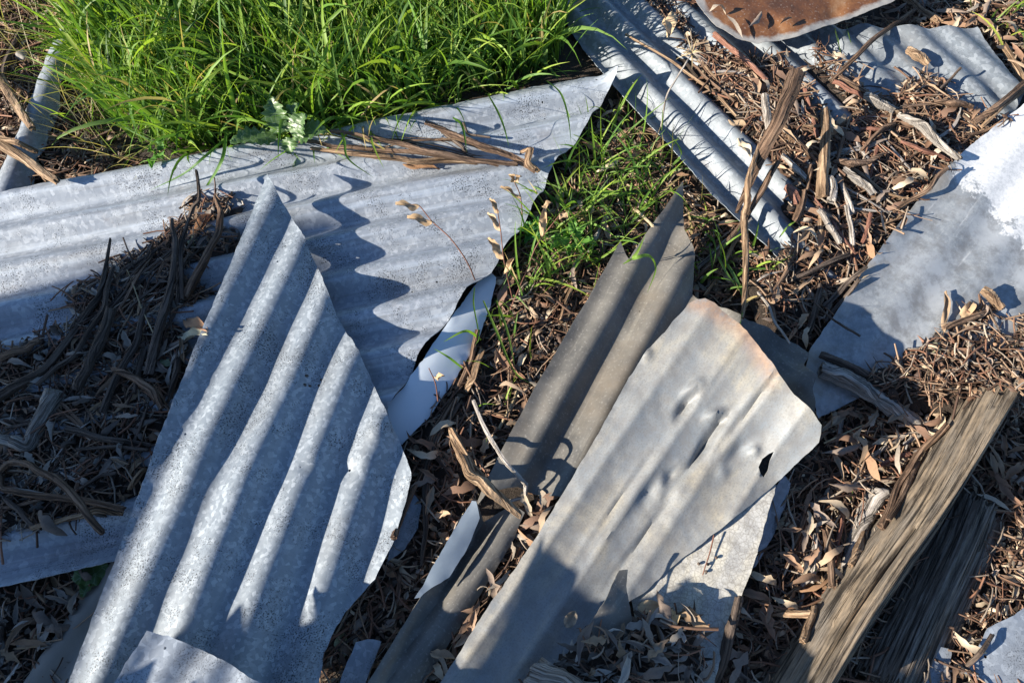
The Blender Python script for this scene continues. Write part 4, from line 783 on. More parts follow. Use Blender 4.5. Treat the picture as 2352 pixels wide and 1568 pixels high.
for pts, r, mat, lab in [
 ([(1436, 78, .02), (1533, 134, .012), (1601, 184, .012), (1692, 268, .012)], [3, 3, 3.5, 3], 'bark_tan', 'long thin tan stem lying along the second rib of the bright sheet'),
 ([(1590, 148, .012), (1620, 178, .012), (1688, 234, .01)], [2.5, 3, 2.5], 'bark_brown', 'thin brown stem right of the long thin tan stem'),
 ([(1640, 78, .012), (1700, 128, .014), (1762, 186, .012)], [6, 6, 6], 'bark_red', 'reddish stick below the rim of the rusty sheet'),
 ([(2104, 22, .012), (2046, 62, .05), (1974, 122, .03), (1906, 190, .012)], [4, 5, 5, 4], 'bark_brown', 'long brown stick lying across the top end of the bright sheet'),
 ([(2075, -5, .012), (2114, 25, .012), (2163, 55, .012)], [8, 8, 6], 'bark_tan', 'tan stick at the top edge right of the rusty sheet'),
 ([(2276, 68, .012), (2321, 134, .014), (2355, 195, .012)], [8, 9, 9], 'bark_tan', 'thick tan branch along the right edge of the bright sheet'),
 ([(2360, 186, .03), (2286, 250, .03), (2236, 284, .02)], [8, 8, 6], 'bark_brown', 'brown branch entering from the right above the flattened zinc sheet'),
 ([(2356, 205, .025), (2300, 248, .03), (2256, 290, .02)], [5, 4, 4], 'bark_tan', 'thinner tan branch beneath the one entering from the right'),
 ([(1983, 219, .014), (2020, 238, .016), (2054, 254, .014)], [8, 9, 7], 'wood_white', 'short bleached stick in the middle of the top right litter'),
 ([(2061, 262, .014), (2121, 291, .016), (2155, 328, .016), (2207, 368, .01)], [5, 10, 8, 6], 'wood_white', 'long bleached branch ending at the flattened zinc sheet'),
 ([(1894, 254, .014), (1894, 353, .02), (1889, 455, .014)], [9, 10, 11], 'bark_tan', 'upright cracked tan branch right of the leaning slab'),
 ([(1937, 388, .014), (1970, 415, .018), (2008, 447, .014)], [8, 9, 7], 'wood_white', 'bleached cracked stick below the upright tan branch'),
 ([(2068, 325, .018), (2121, 347, .018), (2180, 368, .012)], [3, 4, 3], 'bark_red', 'red twig under the long bleached branch'),
 ([(1912, 372, .014), (1955, 376, .018), (1992, 372, .018), (2032, 352, .014)], [3, 7, 6, 3], 'bark_brown', 'curled brown bark quill below the upright branch'),
 ([(1978, 346, .014), (2000, 320, .018), (2030, 293, .018), (2056, 284, .014)], [4, 5, 5, 4], 'bark_brown', 'bent brown stick left of the long bleached branch'),
 ([(2177, 385, .02), (2130, 437, .02), (2050, 488, .012)], [4, 5, 4], 'bark_brown', 'brown stick along the upper rim of the flattened zinc sheet'),
 ([(1924, 403, .014), (1940, 440, .016), (1960, 492, .012)], [6, 6, 5], 'wood_grey', 'grey stick leaning right of the cracked tan branch foot'),
 ([(1849, 203, .014), (1862, 258, .016), (1878, 314, .014)], [4, 4, 4], 'bark_red', 'thin red-brown twig above the upright tan branch'),
 ([(1911, 187, .014), (1950, 206, .016), (1985, 226, .012)], [4, 5, 3], 'bark_red', 'reddish twig on the fourth rib of the bright sheet'),
 ([(1927, 175, .014), (1975, 205, .014), (2021, 228, .014), (2054, 240, .012)], [4, 5, 5, 3], 'bark_brown', 'brown stick just above the short bleached stick'),
 ([(2144, 232, .014), (2190, 238, .016), (2236, 246, .012)], [4, 7, 5], 'bark_brown', 'brown bark roll right of the long bleached branch'),
 ([(2083, 114, .014), (2106, 128, .018), (2132, 148, .014)], [7, 9, 6], 'bark_tan', 'orange-tan bark chip on the bright sheet'),
 ([(2208, 155, .03), (2185, 180, .02), (2150, 215, .012)], [2.5, 3, 3], 'bark_dark', 'dark twig sticking up over the bright sheet'),
 ([(1806, 428, .012), (1822, 448, .014), (1830, 470, .012)], [7, 9, 9], 'bark_red', 'short reddish curled bark at the leaning slab foot'),
 ([(1845, 440, .014), (1838, 480, .016), (1825, 510, .012)], [8, 8, 7], 'bark_brown', 'brown bark curl left of the cracked branch foot'),
 ([(1905, 408, .014), (1914, 432, .016), (1908, 462, .012)], [8, 9, 8], 'wood_grey', 'split pale wood chip beside the cracked branch foot'),
 ([(1860, 380, .014), (1857, 415, .014), (1852, 440, .012)], [6, 5, 4], 'bark_brown', 'short brown stub left of the cracked branch'),
 ([(1795, 355, .012), (1830, 390, .014), (1855, 412, .012)], [5, 6, 5], 'wood_grey', 'grey splinter lying behind the leaning slab'),
 ([(1945, 470, .014), (1955, 520, .014), (1958, 565, .01)], [5, 5, 5], 'wood_grey', 'grey stick pointing down to the zinc sheet rim'),
 ([(2000, 490, .014), (1990, 530, .014), (1978, 560, .01)], [4, 4, 3], 'bark_red', 'two-toned red stick close to the zinc sheet rim'),
 ([(1880, 480, .012), (1905, 520, .014), (1930, 560, .01)], [6, 7, 5], 'wood_white', 'bleached stick between cracked branch and zinc sheet'),
 ([(1940, 310, .014), (1928, 350, .016), (1918, 385, .012)], [4, 4, 3.5], 'bark_brown', 'slim brown stick right of the upright tan branch'),
]: S(pts, r, mat, lab, group=GR)
GW = 'sticks in the grassy wedge'
for pts, r, mat, lab in [
 ([(1035, 981, .03), (1060, 1045, .03), (1082, 1092, .03), (1124, 1126, .04), (1198, 1188, .02)], [5, 9, 9, 9, 5], 'bark_tan', 'golden forked wood piece lying over the dark channel'),
 ([(1036, 983, .035), (1085, 1065, .035), (1115, 1105, .045), (1135, 1135, .04)], [4, 5, 5, 4], 'bark_tan', 'second prong of the golden forked wood'),
 ([(1087, 919, .03), (1124, 1002, .04), (1162, 1062, .04), (1208, 1112, .02)], [3, 3.5, 3.5, 4], 'wood_grey', 'slender pale twig crossing the dark sheet end'),
 ([(1208, 1112, .02), (1205, 1140, .015), (1165, 1152, .02)], [4, 3, 2], 'wood_grey', 'small pale hooked twig end at the dark sheet foot'),
 ([(1044, 915, .012), (996, 994, .014), (973, 1076, .016), (915, 1207, .02), (904, 1236, .02)], [5, 5, 4, 4, 5], 'bark_brown', 'long red-brown strip running down beside the enamelled trim'),
 ([(1056, 925, .012), (1006, 1000, .014), (980, 1078, .016), (978, 1209, .014), (968, 1306, .012)], [4, 5, 5, 4, 3], 'bark_dark', 'long dark strip curving down between central sheet and dark channel'),
 ([(1098, 756, .012), (1082, 828, .014), (1049, 900, .012)], [4, 4.5, 5], 'bark_brown', 'brown stick lying along the enamelled trim'),
 ([(1110, 800, .012), (1085, 870, .014), (1070, 900, .012)], [7, 8, 5], 'bark_tan', 'rough tan bark piece right of the enamelled trim'),
 ([(1396, 495, .012), (1370, 542, .014), (1352, 580, .012)], [4, 4.5, 4], 'wood_grey', 'grey stick slanting beside the dark sheet left tip'),
 ([(1340, 584, .012), (1314, 659, .016), (1287, 740, .012)], [4, 4, 3.5], 'bark_tan', 'straight tan stick parallel to the dark sheet edge'),
 ([(1224, 488, .014), (1320, 492, .016), (1416, 490, .012)], [3, 4, 3], 'bark_tan', 'orange straight stick lying level through the grass wedge'),
 ([(1190, 895, .012), (1165, 950, .012), (1145, 985, .012)], [3, 3, 3], 'straw', 'pale straw by the dark sheet left lip'),
 ([(1455, 870-390, .012), (1480, 500, .012), (1500, 520, .012)], [2.5, 2.5, 2], 'straw', 'dry stem between the two dark sheet tips'),
]: S(pts, r, mat, lab, group=GW)
GQ = 'sticks around the timbers'
for pts, r, mat, lab in [
 ([(1883, 812, .006), (1927, 831, .008), (1998, 862, .006)], [7, 8, 6], 'bark_dark', 'dark bark piece on the shaded foot of the zinc sheet'),
 ([(1872, 695, .02), (1914, 734, .02), (1943, 753, .012), (1976, 772, .008)], [1.5, 2, 2, 2], 'bark_dark', 'thin black twig crossing the rim of the zinc sheet'),
 ([(2255, 664, .012), (2280, 685, .016), (2304, 711, .012)], [7, 9, 7], 'bark_tan', 'rough yellow bark chunk lying on the zinc sheet'),
 ([(2166, 754, .008), (2215, 735, .012), (2270, 714, .008)], [5, 6, 5], 'bark_brown', 'brown bark roll at the drift on the zinc sheet'),
 ([(2300, 770, .006), (2282, 728, .02), (2270, 700, .03)], [1.2, 1.2, 1], 'bark_dark', 'fine dark stem beside the yellow bark chunk'),
 ([(1890, 705, .012), (1940, 655, .014), (1992, 612, .012)], [5, 6, 5], 'bark_dark', 'upper dark bark strip of the shaded bundle left of the zinc sheet'),
 ([(1895, 740, .012), (1935, 690, .014), (1975, 640, .012)], [4, 4, 4], 'bark_dark', 'middle dark bark strip of the shaded bundle left of the zinc sheet'),
 ([(1850, 770, .012), (1870, 720, .014), (1885, 650, .012)], [5, 5, 4], 'bark_dark', 'upright dark bark strip of the shaded bundle left of the zinc sheet'),
 ([(1820, 640, .012), (1870, 620, .014), (1950, 585, .012)], [4, 5, 4], 'bark_dark', 'level dark bark strip above the shaded bundle'),
 ([(1740, 670, .03), (1780, 740, .03), (1815, 790, .02)], [2, 2.5, 2], 'wood_grey', 'pale arching stem behind the weathered cream sheet'),
 ([(2180, 972, .012), (2112, 1039, .02), (2062, 1118, .02), (2022, 1212, .014)], [5, 6, 6, 6], 'bark_brown', 'brown bark strip running beside the sunlit timber'),
 ([(2110, 1060, .012), (2085, 1110, .02), (2040, 1195, .014)], [4, 5, 4], 'bark_brown', 'shorter bark strip tight against the sunlit timber'),
 ([(1988, 1215, .014), (1970, 1262, .016), (1950, 1300, .012)], [5, 7, 4], 'bark_tan', 'pale bark leaf between grey branch and timber'),
 ([(1895, 1210, .014), (1908, 1275, .016), (1912, 1350, .012)], [5, 6, 5], 'bark_brown', 'brown bark strip bundle left of the grey peeling branch'),
 ([(1935, 1184, .014), (1925, 1240, .016), (1915, 1300, .012)], [3, 3.5, 3], 'bark_red', 'thin red stick left of the grey peeling branch'),
 ([(1812, 1294, .014), (1835, 1230, .016), (1857, 1167, .014)], [6, 5, 5], 'bark_brown', 'brown stick standing near the cream crazed sheet'),
 ([(1730, 1402, .014), (1800, 1408, .018), (1868, 1410, .014)], [5, 6, 6], 'bark_tan', 'level tan stick left of the timber foot'),
 ([(1872, 1392, .014), (1855, 1440, .016), (1842, 1475, .012)], [4, 5, 5], 'bark_tan', 'tan bark end pointing down beside the timber foot'),
 ([(1892, 1018, .03), (1940, 995, .03), (1985, 975, .02)], [1.2, 1.2, 1], 'straw', 'pale straw right of the cream sheet corner'),
 ([(2060, 978, .014), (2105, 975, .016), (2150, 968, .012)], [3, 4, 3], 'wood_grey', 'grey twig above the sunlit timber end'),
 ([(2090, 1040, .014), (2050, 1052, .016), (2020, 1070, .012)], [4, 5, 4], 'bark_red', 'ridged reddish stick left of the sunlit timber'),
 ([(1700, 1366, .012), (1678, 1449, .014), (1642, 1572, .012)], [6, 7, 7], 'bark_dark', 'dark stick lying along the right edge of the crazed sheet'),
 ([(1875, 1225, .014), (1868, 1290, .016), (1862, 1340, .012)], [4, 5, 5], 'wood_grey', 'grey mossy stick in the litter left of the bark strip bundle'),
 ([(1840, 1345, .014), (1870, 1310, .016), (1885, 1240, .012)], [3, 4, 3], 'wood_grey', 'grey twig arching above the level tan stick'),
 ([(2280, 1455, .01), (2250, 1500, .02), (2205, 1545, .012)], [3, 4, 4], 'bark_dark', 'curved dark twig over the sheet in the bottom right corner'),
]: S(pts, r, mat, lab, group=GQ)


TONE = {'brown_bark': 'brown', 'dark_bark': 'dark', 'tan_bark': 'tan', 'reddish_twig': 'reddish', 'silvered_wood': 'grey'}
def near_label(prefix, o, fallback):
    p = o.location; near = min(MARKS, key=lambda m: (Vector(m[0])-p).to_2d().length); lab = prefix+near[1]
    return lab if (Vector(near[0])-p).to_2d().length < .14 and len(lab.split()) <= 16 else fallback
def strips(poly, n, ang, jit, Lr, rr, mats, label, group, where='top'):
    """loose thin bark strips lying roughly one way"""
    q = poly_points(poly, 9000); RNG.shuffle(q); k = 0; Wp = np.array([P(x, y, .02)[:2] for x, y in poly])
    for x, y in q:
        if k >= n: break
        px_ = px_of(np.array([[x, y]]), .04)[0]
        if not (5 < px_[0] < 2347 and 5 < px_[1] < 1563): continue
        f = top_at if where == 'top' else ground_at
        if where == 'ground' and on_sheet(x, y): continue
        if where == 'top' and f(x, y) > .085: continue
        a = math.radians(ang+random.gauss(0, jit)); L = random.uniform(*Lr); d = Vector((math.cos(a), math.sin(a), 0)); nn = Vector((-d.y, d.x, 0)); bow = random.gauss(0, .07)*L; pts = []
        for t in (-.5, -.2, .15, .5):
            c = Vector((x, y, 0))+d*L*t+nn*bow*(t*t*4-.5); pts.append([c.x, c.y, f(c.x, c.y)+.009])
        zs = [p[2] for p in pts]
        if max(zs)-min(zs) > .03 or not inside(np.array([p[:2] for p in pts]), Wp).all(): continue
        m = sum(zs)/4
        for p in pts: p[2] = .35*p[2]+.65*max(m, p[2])+random.uniform(-.001, .006)
        r = random.uniform(*rr)*.001; me = tube_mesh('bark_strip', [Vector(p) for p in pts], [r*.5, r, r*.9, r*.3], sides=7, rough=.25, seed=k+int(x*1e3), squash=random.uniform(.3, .9), steps=4, ragged=r*2, grooves=.2)
        me.polygons.foreach_set('use_smooth', [False]*len(me.polygons)); o = link('bark_strip', me, M[random.choice(mats)]); recentre(o); tag(o, label, 'bark strip', group)
        o['label'] = near_label(f"{'thick' if r > .0035 else 'thin' if r < .0022 else 'slim'} {TONE[me.materials[0].name]} {'short ' if L < .09 else 'long ' if L > .15 else ''}strip near the ", o, label); k += 1
strips([(0, 20), (130, 20), (90, 220), (0, 320)], 16, 110, 40, (.05, .16), (1, 3.5), ['bark_dark', 'bark_brown', 'bark_tan'], 'loose bark strip in the dark top left corner litter', 'bark strips of the top left corner', 'ground')
BUND = [(700, 320), (860, 322), (1000, 338), (1200, 375), (1190, 390), (1000, 380), (850, 362), (720, 342)]
strips(BUND, 14, -8, 9, (.06, .20), (.8, 2.2), ['bark_brown', 'bark_dark', 'bark_tan'], 'loose thin strip in the bark bundle under the grass', 'loose strips of the bark bundle')
strips(LEFT_PILE[2:25], 30, 62, 22, (.07, .24), (1.2, 4.5), ['bark_dark', 'bark_dark', 'bark_brown'], 'thin dark bark strip on the left litter pile', 'bark strips of the left pile')
strips([(0, 900), (380, 900), (300, 1160), (0, 1220)], 20, 20, 50, (.06, .16), (1.2, 4), ['bark_dark', 'bark_brown', 'wood_grey'], 'thin bark strip in the shaded litter left of the ribbed sheet', 'bark strips of the lower left pile')
strips(TOP_PILE, 60, -30, 45, (.05, .18), (1.5, 5), ['bark_brown', 'bark_tan', 'bark_red', 'wood_grey', 'bark_brown'], 'loose bark strip in the sunlit litter over the bright sheet', 'bark strips of the top right litter')
strips(REG['right'][0], 50, 50, 40, (.05, .16), (1.3, 4.5), ['bark_brown', 'bark_tan', 'wood_grey', 'bark_dark'], 'loose bark strip in the litter around the timbers', 'bark strips around the timbers', 'ground')
strips(REG['wedge'][0], 36, 55, 35, (.05, .16), (1.2, 4), ['bark_brown', 'bark_tan', 'bark_dark'], 'loose bark strip on the ground of the grassy wedge', 'bark strips in the wedge', 'ground')
strips([(1760, 560), (1960, 600), (1860, 800), (1740, 760), (1700, 660)], 24, 45, 20, (.08, .2), (2, 5), ['bark_dark', 'bark_brown'], 'dark bark strip in the shaded bundle left of the zinc sheet', 'bark strips of the shaded bundle', 'ground')
def leaf_label(o, region):
    me = o.data; c = me.attributes['Col'].data[0].color; lum = sum(c[:3])/3; warm = c[0]/max(c[2], 1e-3); w = o.dimensions.y/max(o.dimensions.x, 1e-4)
    tone = ('pale ' if lum > .30 else 'dark ' if lum < .16 else '')+('orange-brown' if warm > 2.2 else 'tan' if warm > 1.6 else 'grey-brown' if warm > 1.25 else 'grey')
    shape = 'narrow' if w < .22 else 'broad' if w > .32 else 'slim'
    p = o.location; near = min(MARKS, key=lambda m: (Vector(m[0])-p).to_2d().length); lab = f'{shape} {tone} leaf near the {near[1]}'
    return lab if (Vector(near[0])-p).to_2d().length < .13 and len(lab.split()) <= 16 else f'{shape} {tone} '+region.replace('tan ', '').replace('pale ', '').replace('grey ', '').replace('dry ', '')
SINGLE = [('left pile', 42, 'grey', 'dry gum leaf on the dark litter pile over the long sheet', 'leaves on the left litter pile'),
 ('bottom left', 22, 'grey', 'grey dry gum leaf in the shaded bottom left corner', 'leaves in the bottom left corner'),
 ('top right', 70, 'warm', 'tan dry gum leaf in the sunlit bark litter, top right', 'leaves in the top right litter'),
 ('corner', 22, 'warm', 'pale dry gum leaf on the ground in the top right corner', 'leaves in the top right corner'),
 ('wedge', 46, 'warm', 'dry gum leaf on the ground between long sheet and dark sheet', 'leaves in the grassy wedge'),
 ('gap', 22, 'warm', 'dry gum leaf in the gap between dark channel and cream sheet', 'leaves in the narrow gap'),
 ('right', 62, 'warm', 'dry gum leaf among the litter around the timbers', 'leaves around the timbers'),
 ('low pile', 26, 'grey', 'shaded gum leaf heaped on the foot of the cream sheets', 'leaves at the foot of the cream sheets')]
for key, n, pal, label, group in SINGLE:
    poly, where, depth = REG[key][0], REG[key][1], REG[key][6]; q = poly_points(poly, 4000); RNG.shuffle(q); k = 0
    for x, y in q:
        if k >= n: break
        p = px_of(np.array([[x, y]]), .03)[0]
        if not (10 < p[0] < 2342 and 10 < p[1] < 1558): continue
        if where == 'ground' and on_sheet(x, y): continue
        z = (top_at if where == 'top' else ground_at)(x, y)+depth*1.0+.006; o = single_leaf(x, y, z, pal, label, group); o['label'] = leaf_label(o, label); k += 1

# ------------------------------------------------------------------ grass
GREEN = np.array([(.135, .25, .038), (.095, .20, .036), (.19, .31, .048), (.070, .155, .036), (.135, .235, .065), (.235, .33, .06)])
def blades(base, L, W, yaw, lean, droop, col, tipcol=None, nu=8):
    """base (n,3); each blade leans towards yaw and droops over"""
    n = len(base); t = np.linspace(0, 1, nu); V = np.zeros((n, nu, 3, 3))
    pos = base.copy(); step = (L/(nu-1))
    twist = RNG.normal(0, .9, n); yw = yaw.copy(); bend = RNG.normal(0, .35, n)
    for i in range(nu):
        th = lean+droop*t[i]**1.6; yw = yaw+bend*t[i]
        d = np.stack([np.cos(yw)*np.sin(th), np.sin(yw)*np.sin(th), np.cos(th)], -1)
        if i: pos = pos+d*step[:, None]
        s0 = np.stack([-np.sin(yw), np.cos(yw), 0*yw], -1); nn = np.cross(s0, d)
        a = twist*t[i]+twist*.4; s = s0*np.cos(a)[:, None]+nn*np.sin(a)[:, None]; up = np.cross(d, s)
        w = W*(np.minimum(1, .45+2.2*t[i])*(1-t[i]**2.6)+.03)
        V[:, i, 0] = pos-s*(w*.5)[:, None]; V[:, i, 1] = pos-up*(w*.13)[:, None]; V[:, i, 2] = pos+s*(w*.5)[:, None]
    i = np.arange(nu*3).reshape(nu, 3); F = np.stack([i[:-1, :-1], i[1:, :-1], i[1:, 1:], i[:-1, 1:]], -1).reshape(-1, 4)
    C = np.broadcast_to(col[:, None, None, :], V.shape)*(1+.0*t)[None, :, None, None]
    if tipcol is not None: C = C*(1-t[None, :, None, None]**3)+tipcol[:, None, None, :]*t[None, :, None, None]**3
    V[..., 2] = np.maximum(V[..., 2], .004)
    return V.reshape(-1, 3), (F[None]+np.arange(n)[:, None, None]*nu*3).reshape(-1, 4), C.reshape(-1, 3)
def grass_patch(name, parts, label, mat='grass'):
    Vs, Fs, Cs, b = [], [], [], 0
    for V, F, C in parts: Vs.append(V); Fs.append(F+b); Cs.append(C); b += len(V)
    o = link(name, fast_mesh(name, np.concatenate(Vs), np.concatenate(Fs), np.concatenate(Cs)), M[mat]); return tag(o, label, 'grass', kind='stuff')
def gcol(n, pal=GREEN): return pal[RNG.integers(0, len(pal), n)]*RNG.uniform(.75, 1.2, (n, 1))
def field(poly, dens, Lr, Wr, lean=(.15, .35), droop=(.2, 1.3), pal=GREEN, yaw0=None, spread=1.6, avoid=True):
    q = poly_points(poly, dens)
    if avoid: q = q[[not on_sheet(x, y) for x, y in q]]
    n = len(q); z = np.array([ground_at(x, y) for x, y in q])
    yw = RNG.uniform(0, 6.28, n) if yaw0 is None else yaw0+2.2*vnoise(q, 5, 1.1)+RNG.normal(0, spread, n)
    c = gcol(n, pal); dry = RNG.random(n) < .055; c[dry] = np.array((.36, .29, .15))
    return blades(np.c_[q, z], RNG.uniform(*Lr, n), RNG.uniform(*Wr, n), yw, np.abs(RNG.normal(lean[0], lean[1], n)), RNG.uniform(*droop, n), c, c*np.array((1.25, 1.15, .9)))
G_MAIN = [(190, -180), (200, -20), (185, 60), (180, 130), (215, 220), (270, 290), (330, 330), (430, 345), (520, 325), (600, 305), (700, 290), (830, 268), (1040, 215), (1225, 172), (1290, 150), (1300, 60), (1265, -20), (1180, -180)]
G_EDGE = [(430, 360), (600, 330), (700, 325), (830, 290), (1040, 240), (1200, 200), (1200, 170), (1030, 205), (820, 255), (600, 290), (420, 320)]
parts = [field(G_MAIN, 8500, (.08, .21), (.0024, .0066), yaw0=2.2, spread=1.1), field(G_MAIN, 3000, (.06, .14), (.002, .0045), lean=(.3, .5)), field(G_MAIN, 1500, (.16, .28), (.0075, .0115), yaw0=2.0, spread=1.5, droop=(.6, 1.9)),
         field([(1080, -120), (1275, -120), (1298, 130), (1180, 170), (1100, 60)], 3500, (.16, .30), (.004, .008), lean=(.1, .2), droop=(.1, .8)),
         field(G_EDGE, 4000, (.10, .22), (.004, .008), yaw0=-1.4, spread=.9, lean=(.5, .35), droop=(.5, 1.3))]
grass_patch('grass', parts, 'dense sunlit green grass filling the top left of the ground')
WEDGE = [(1400, 235), (1470, 300), (1560, 400), (1500, 470), (1420, 540), (1370, 620), (1290, 640), (1200, 700), (1190, 560), (1270, 420), (1345, 310)]
parts = [field(WEDGE, 4200, (.06, .17), (.0026, .0058), lean=(.4, .4), droop=(.2, 1.4)),
         field([(1590, 480), (1640, 480), (1740, 560), (1780, 620), (1720, 690), (1650, 700), (1600, 640)], 1500, (.06, .14), (.003, .006), lean=(.35, .35)),
         field([(1560, 380), (1640, 440), (1660, 520), (1600, 540), (1575, 470)], 2600, (.05, .11), (.002, .004), lean=(.4, .4)),
         field([(1110, 650), (1180, 640), (1230, 780), (1200, 890), (1130, 850)], 700, (.06, .15), (.002, .0045), lean=(.3, .35), droop=(.5, 1.6)),
         field([(1085, 900), (1190, 870), (1170, 960), (1100, 990)], 700, (.05, .11), (.002, .004), lean=(.4, .4)),
         field([(2200, -30), (2480, -40), (2480, 170), (2350, 190), (2290, 80)], 700, (.06, .15), (.003, .006), lean=(.4, .35), pal=GREEN*np.array((1.5, 1.25, 1.3))),
         field([(1800, 1240), (1900, 1230), (1900, 1320), (1810, 1310)], 500, (.03, .07), (.0015, .003), lean=(.5, .4)),
         field([(1940, 1070), (1990, 1070), (1990, 1110), (1940, 1110)], 900, (.03, .06), (.0015, .003), lean=(.5, .4))]
grass_patch('grass', parts, 'thin green grass growing in the wedge between the sheets')
STRAW = np.array([(.42, .34, .19), (.36, .31, .15), (.47, .40, .26), (.30, .30, .12), (.50, .44, .30)])
parts = [field([(-60, -120), (300, -140), (240, 60), (230, 200), (330, 330), (360, 380), (200, 380), (120, 300), (60, 180), (-60, 120)], 1500, (.10, .24), (.0009, .0018), lean=(.7, .4), droop=(.1, .9), pal=STRAW, yaw0=2.6, spread=1.2),
         field([(100, -20), (230, -20), (250, 220), (400, 350), (330, 390), (190, 330), (130, 160)], 2200, (.05, .13), (.0015, .003), lean=(.6, .4), pal=np.concatenate([GREEN*1.2, STRAW])),
         field([(1380, 240), (1480, 330), (1440, 400), (1330, 400), (1340, 320)], 1800, (.03, .09), (.001, .0018), lean=(.8, .3), pal=STRAW)]
grass_patch('dry_grass', parts, 'fine straw-coloured dry grass over the stones at the top left')

# ------------------------------------------------------------------ single blades draped over metal
def ribbon(name, pts, width, mat, col, parent=None):
    path = cr(pts, 7); n = len(path); V, F, C = [], [], []
    for i, p in enumerate(path):
        t = (path[min(i+1, n-1)]-path[max(i-1, 0)]).normalized(); s = t.cross(Vector((.25, -.2, 1))).normalized(); f = i/(n-1); w = width*(min(1, .5+2*f)*(1-f**2.5)+.04)
        u = s.cross(t); V += [p-s*w*.5, p-u*w*.14, p+s*w*.5]
    for i in range(n-1):
        for k in (0, 1): a = i*3+k; F.append((a, a+1, a+4, a+3))
    o = link(name, fast_mesh(name, [tuple(v) for v in V], F, np.repeat(np.array(col)[None], len(V), 0)), M[mat], parent); return o
for pts, w, c, lab in [
 ([(1432, 606, .01), (1460, 592, .05), (1492, 588, .05), (1506, 618, .03), (1487, 672, .012)], .0065, (.17, .29, .05), 'curved green grass blade draped over the dark painted sheet'),
 ([(1440, 600, .01), (1460, 585, .04), (1482, 540, .06)], .007, (.19, .30, .06), 'short broad green blade at the notch of the dark sheet'),
 ([(540, 300, .03), (470, 360, .03), (420, 400, .02), (345, 437, .006)], .006, (.07, .16, .035), 'long green blade lying down the long sheet at left'),
 ([(520, 290, .05), (512, 360, .04), (480, 420, .02), (452, 455, .006)], .007, (.08, .18, .03), 'broad green blade bending down to the thin twig on the long sheet'),
 ([(770, 270, .05), (790, 320, .04), (800, 365, .02), (858, 408, .006)], .0055, (.09, .19, .03), 'green blade drooping over the broad bark strip'),
 ([(1255, 185, .06), (1288, 215, .06), (1305, 270, .04), (1312, 330, .012)], .005, (.13, .24, .045), 'arched green blade hanging over the tip of the long sheet'),
 ([(1040, 270, .06), (1062, 290, .05), (1072, 350, .02)], .0065, (.09, .19, .03), 'wide green blade hanging in front of the bark bundle'),
 ([(1120, 215, .06), (1145, 260, .06), (1160, 300, .04), (1170, 342, .01)], .005, (.10, .2, .035), 'narrow green blade hanging over the bright end of the long sheet'),
 ([(1090, 960-300, .05), (1088, 700, .05), (1100, 770, .03), (1092, 792, .02)], .003, (.11, .22, .03), 'thin upright green blade crossing the enamelled trim'),
 ([(1105, 780, .03), (1070, 760, .04), (1018, 785, .03)], .0055, (.17, .30, .04), 'bright green blade reaching left over the enamelled trim'),
 ([(1062, 845, .02), (1030, 820, .03), (996, 800, .02)], .0045, (.12, .24, .04), 'small green blade on the lower enamelled trim'),
 ([(1110, 690, .02), (1140, 760, .06), (1180, 850, .03), (1225, 885, .03)], .005, (.14, .24, .04), 'long green blade bending to the dark sheet left lip'),
 ([(1140, 690, .03), (1165, 760, .06), (1182, 840, .05)], .005, (.13, .23, .04), 'upright green blade in the open litter of the wedge'),
 ([(1660, 590, .02), (1690, 640, .05), (1708, 690, .04), (1700, 745, .02)], .008, (.08, .17, .05), 'broad blue-green blade right of the dark sheet'),
 ([(1640, 570, .02), (1668, 625, .06), (1692, 660, .05)], .006, (.11, .21, .05), 'green blade leaning beside the long tan splinter'),
 ([(1790, 545, .02), (1810, 520, .06), (1828, 508, .08)], .005, (.16, .27, .05), 'bright green blade in front of the bright sheet foot'),
 ([(1520, 300, .02), (1522, 260, .06), (1518, 248, .08)], .006, (.12, .22, .05), 'upright green blade against the left edge of the bright sheet'),
 ([(1545, 380, .02), (1565, 350, .05), (1532, 300, .08)], .006, (.12, .22, .05), 'green blade rising beside the dark sheet tip'),
 ([(1918, 65, .01), (1925, 95, .04), (1935, 140, .012)], .005, (.22, .32, .08), 'pale green blade on the bright sheet below the rusty sheet'),
 ([(1945, 60, .01), (1952, 90, .04), (1958, 108, .02)], .004, (.22, .32, .08), 'second pale green blade on the bright sheet'),
]:
    o = ribbon('grass_blade', [P(x, y, hit(x, y).z+dz) for x, y, dz in pts], w, 'grass', c); recentre(o); tag(o, lab, 'grass blade', 'single grass blades over the metal')

# ------------------------------------------------------------------ small plants
def outline_leaf(name, base, tip, width, teeth, depth, mat, col, parent, cup=.1, tag_uv=True, asym=0.0):
    """toothed leaf between two points, slightly cupped"""
    ax = tip-base; L = ax.length; t = ax.normalized(); s = t.cross(Vector((0, 0, 1))).normalized(); up = s.cross(t); n = 22; V, F, UV, C = [], [], [], []
    for i in range(n+1):
        f = i/n; w = width*.5*(math.sin(math.pi*min(1, f*.96+.02)**.8)**.75)*(1-depth*(.5+.5*math.cos(f*teeth*2*math.pi)))
        for k, g in enumerate((-1, -.5, 0, .5, 1)):
            z = cup*abs(g)*w+.006*math.sin(f*7+g*3)*(abs(g))
            V.append(tuple(base+ax*f+s*g*w*(1+asym*g)+up*z)); UV.append((g*w, f*L)); C.append(col)
    for i in range(n):
        for k in range(4): a = i*5+k; F.append((a, a+1, a+6, a+5))
    return link(name, fast_mesh(name, V, F, np.array(C), uv=UV), M[mat], parent)
